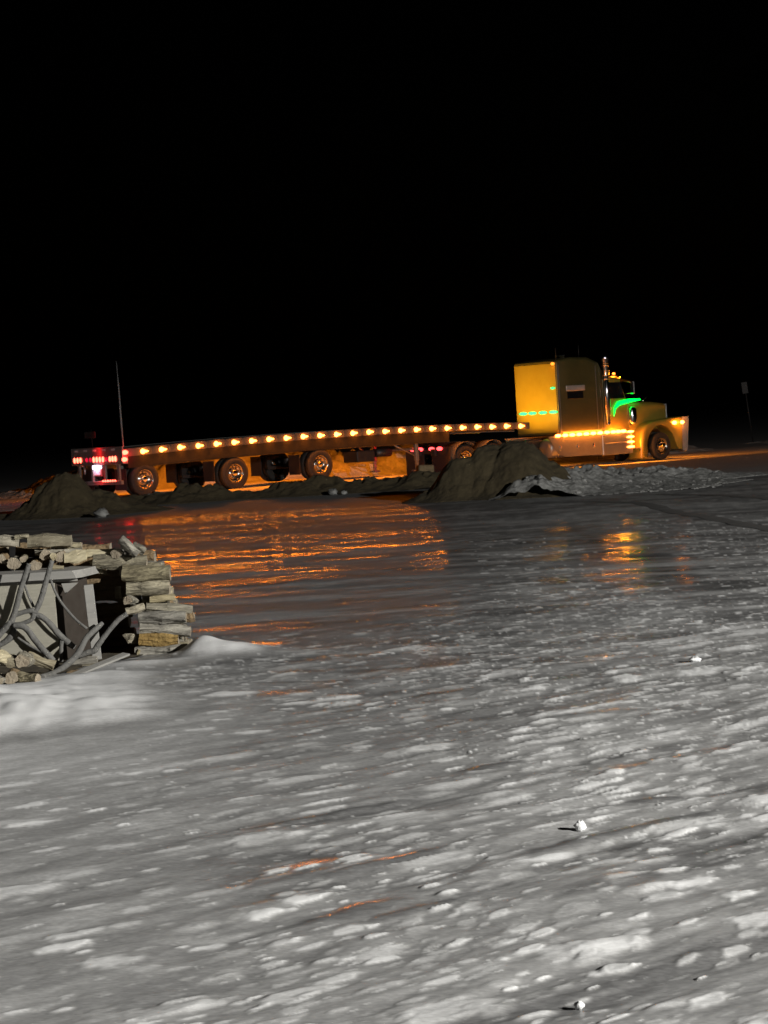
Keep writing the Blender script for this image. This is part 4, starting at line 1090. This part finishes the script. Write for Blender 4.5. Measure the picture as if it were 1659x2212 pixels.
mb = MB(); mb.box(-.042, .042, -.04, .04, -.33, .33, .004); o = mb.build("wooden_post", M['board'])
o.location = (-2.597, 19.5, .38); o.rotation_euler = (0, R(-3), R(8))
tag(o, "short grey square post standing before the dark hollow of the firewood stack", "post")
mb = MB(); mb.box(-.36, .36, -.07, .07, -.009, .009, .002); o = mb.build("plank", M['board'])
a_, b_ = Vector((-2.70, 18.05, .055)), Vector((-2.29, 19.25, .095))
o.location = (a_ + b_) / 2; o.rotation_euler = (R(10), R(-3), math.atan2(b_.y - a_.y, b_.x - a_.x)); o.scale = (1.75, .5, 1)
tag(o, "thin dark plank edge lying in the snow drift at the foot of the stack", "plank")

def smooth_path(pts, rad, k=5):
    P = [Vector(p) for p in pts]; out = []; ro = []
    for i in range(len(P) - 1):
        p0 = P[max(i - 1, 0)]; p1 = P[i]; p2 = P[i + 1]; p3 = P[min(i + 2, len(P) - 1)]
        for j in range(k):
            t = j / k
            out.append(.5 * ((2 * p1) + (-p0 + p2) * t + (2 * p0 - 5 * p1 + 4 * p2 - p3) * t * t + (-p0 + 3 * p1 - 3 * p2 + p3) * t ** 3))
            ro.append((rad[i] + (rad[i + 1] - rad[i]) * t) * (1 + random.uniform(-.05, .05)))
    out.append(P[-1]); ro.append(rad[-1]); return out, ro
def branch(name, label, chains):
    mb = MB()
    for pts, rad in chains:
        p, r = smooth_path(pts, rad); mb.tube(p, r, 12)
    return tag(mb.build(name, M['branch']), label, "branch")
branch("forked_branch", "big forked grey branch like an antler leaning against the pale box", FORK)
branch("branch", "thick grey branch curving from the snow up across the post", CURVE)
branch("branch", "grey branch reaching from the post's foot to the right column of logs", REACH)
branch("branch", "long thin twig hanging from the box lid down to the post", THIN)
branch("branch", "short thin twig between the two uprights of the forked branch", THINB)
branch("branch", "short dark upright stub behind the curved branch before the box", STUB)
branch("branch", "thin dark stick lying slantwise along the bottom of the box front", THINC)
mb = MB(); N = 24; vs = []                              # dark sheet on the ground under the stack
e_ = [(-3.9, 18.4), (-3.0, 18.2), (-2.75, 18.45), (-2.45, 19.35), (-2.22, 19.75), (-2.2, 21.2), (-3.9, 21.2)]
mb.add([(x, y, gz(x, y) + .012) for x, y in e_] + [(-3.0, 20.0, gz(-3.0, 20) + .02)], [(i, (i + 1) % 7, 7) for i in range(7)])
tag(mb.build("dark_ground_sheet", M['dirty']), kind='structure')

# ------------------------------------------------------------------ yard lamp (outside the picture, lights the snow)
yl = empty("yard_lamp", (YARD[0] + 1.2, YARD[1], gz(YARD[0] + 1.2, YARD[1])))
tag(yl, "tall wooden yard light pole with a lit lamp to the right of the ice", "yard lamp")
mb = MB(); mb.tube([(0, 0, -.3), (0, 0, 10.8)], [.15, .11], 14); mb.build("pole", M['bark'], yl)
mb = MB(); mb.tube([(0, 0, 10.0), (-.6, 0, 10.35), (-1.15, 0, 10.32)], .03, 8); mb.build("lamp_arm", M['pole'], yl)
mb = MB(); mb.lathe([(.06, 10.42), (.10, 10.3), (.24, 10.16), (.25, 10.13), (.23, 10.135), (.08, 10.27)], (-1.2, 0, 0), 'Z', 20); mb.build("lamp_shade", M['alu'], yl)
ld = bpy.data.lights.new("yard_lamp_light", 'POINT'); ld.energy = YARD_POWER / 30; ld.color = (1.0, .975, .93); ld.shadow_soft_size = .12
lo = link("yard_lamp_light", ld, yl, (-1.2, 0, 10.0))

ld.use_nodes = True                                    # quadratic falloff, thirty times the lamp's nominal power (keeps the small truck lamps well sampled)
ln = ld.node_tree; fo = ln.nodes.new("ShaderNodeLightFalloff"); fo.inputs["Strength"].default_value = 30
em = [n for n in ln.nodes if n.type == 'EMISSION'][0]
ln.links.new(fo.outputs["Quadratic"], em.inputs["Strength"])
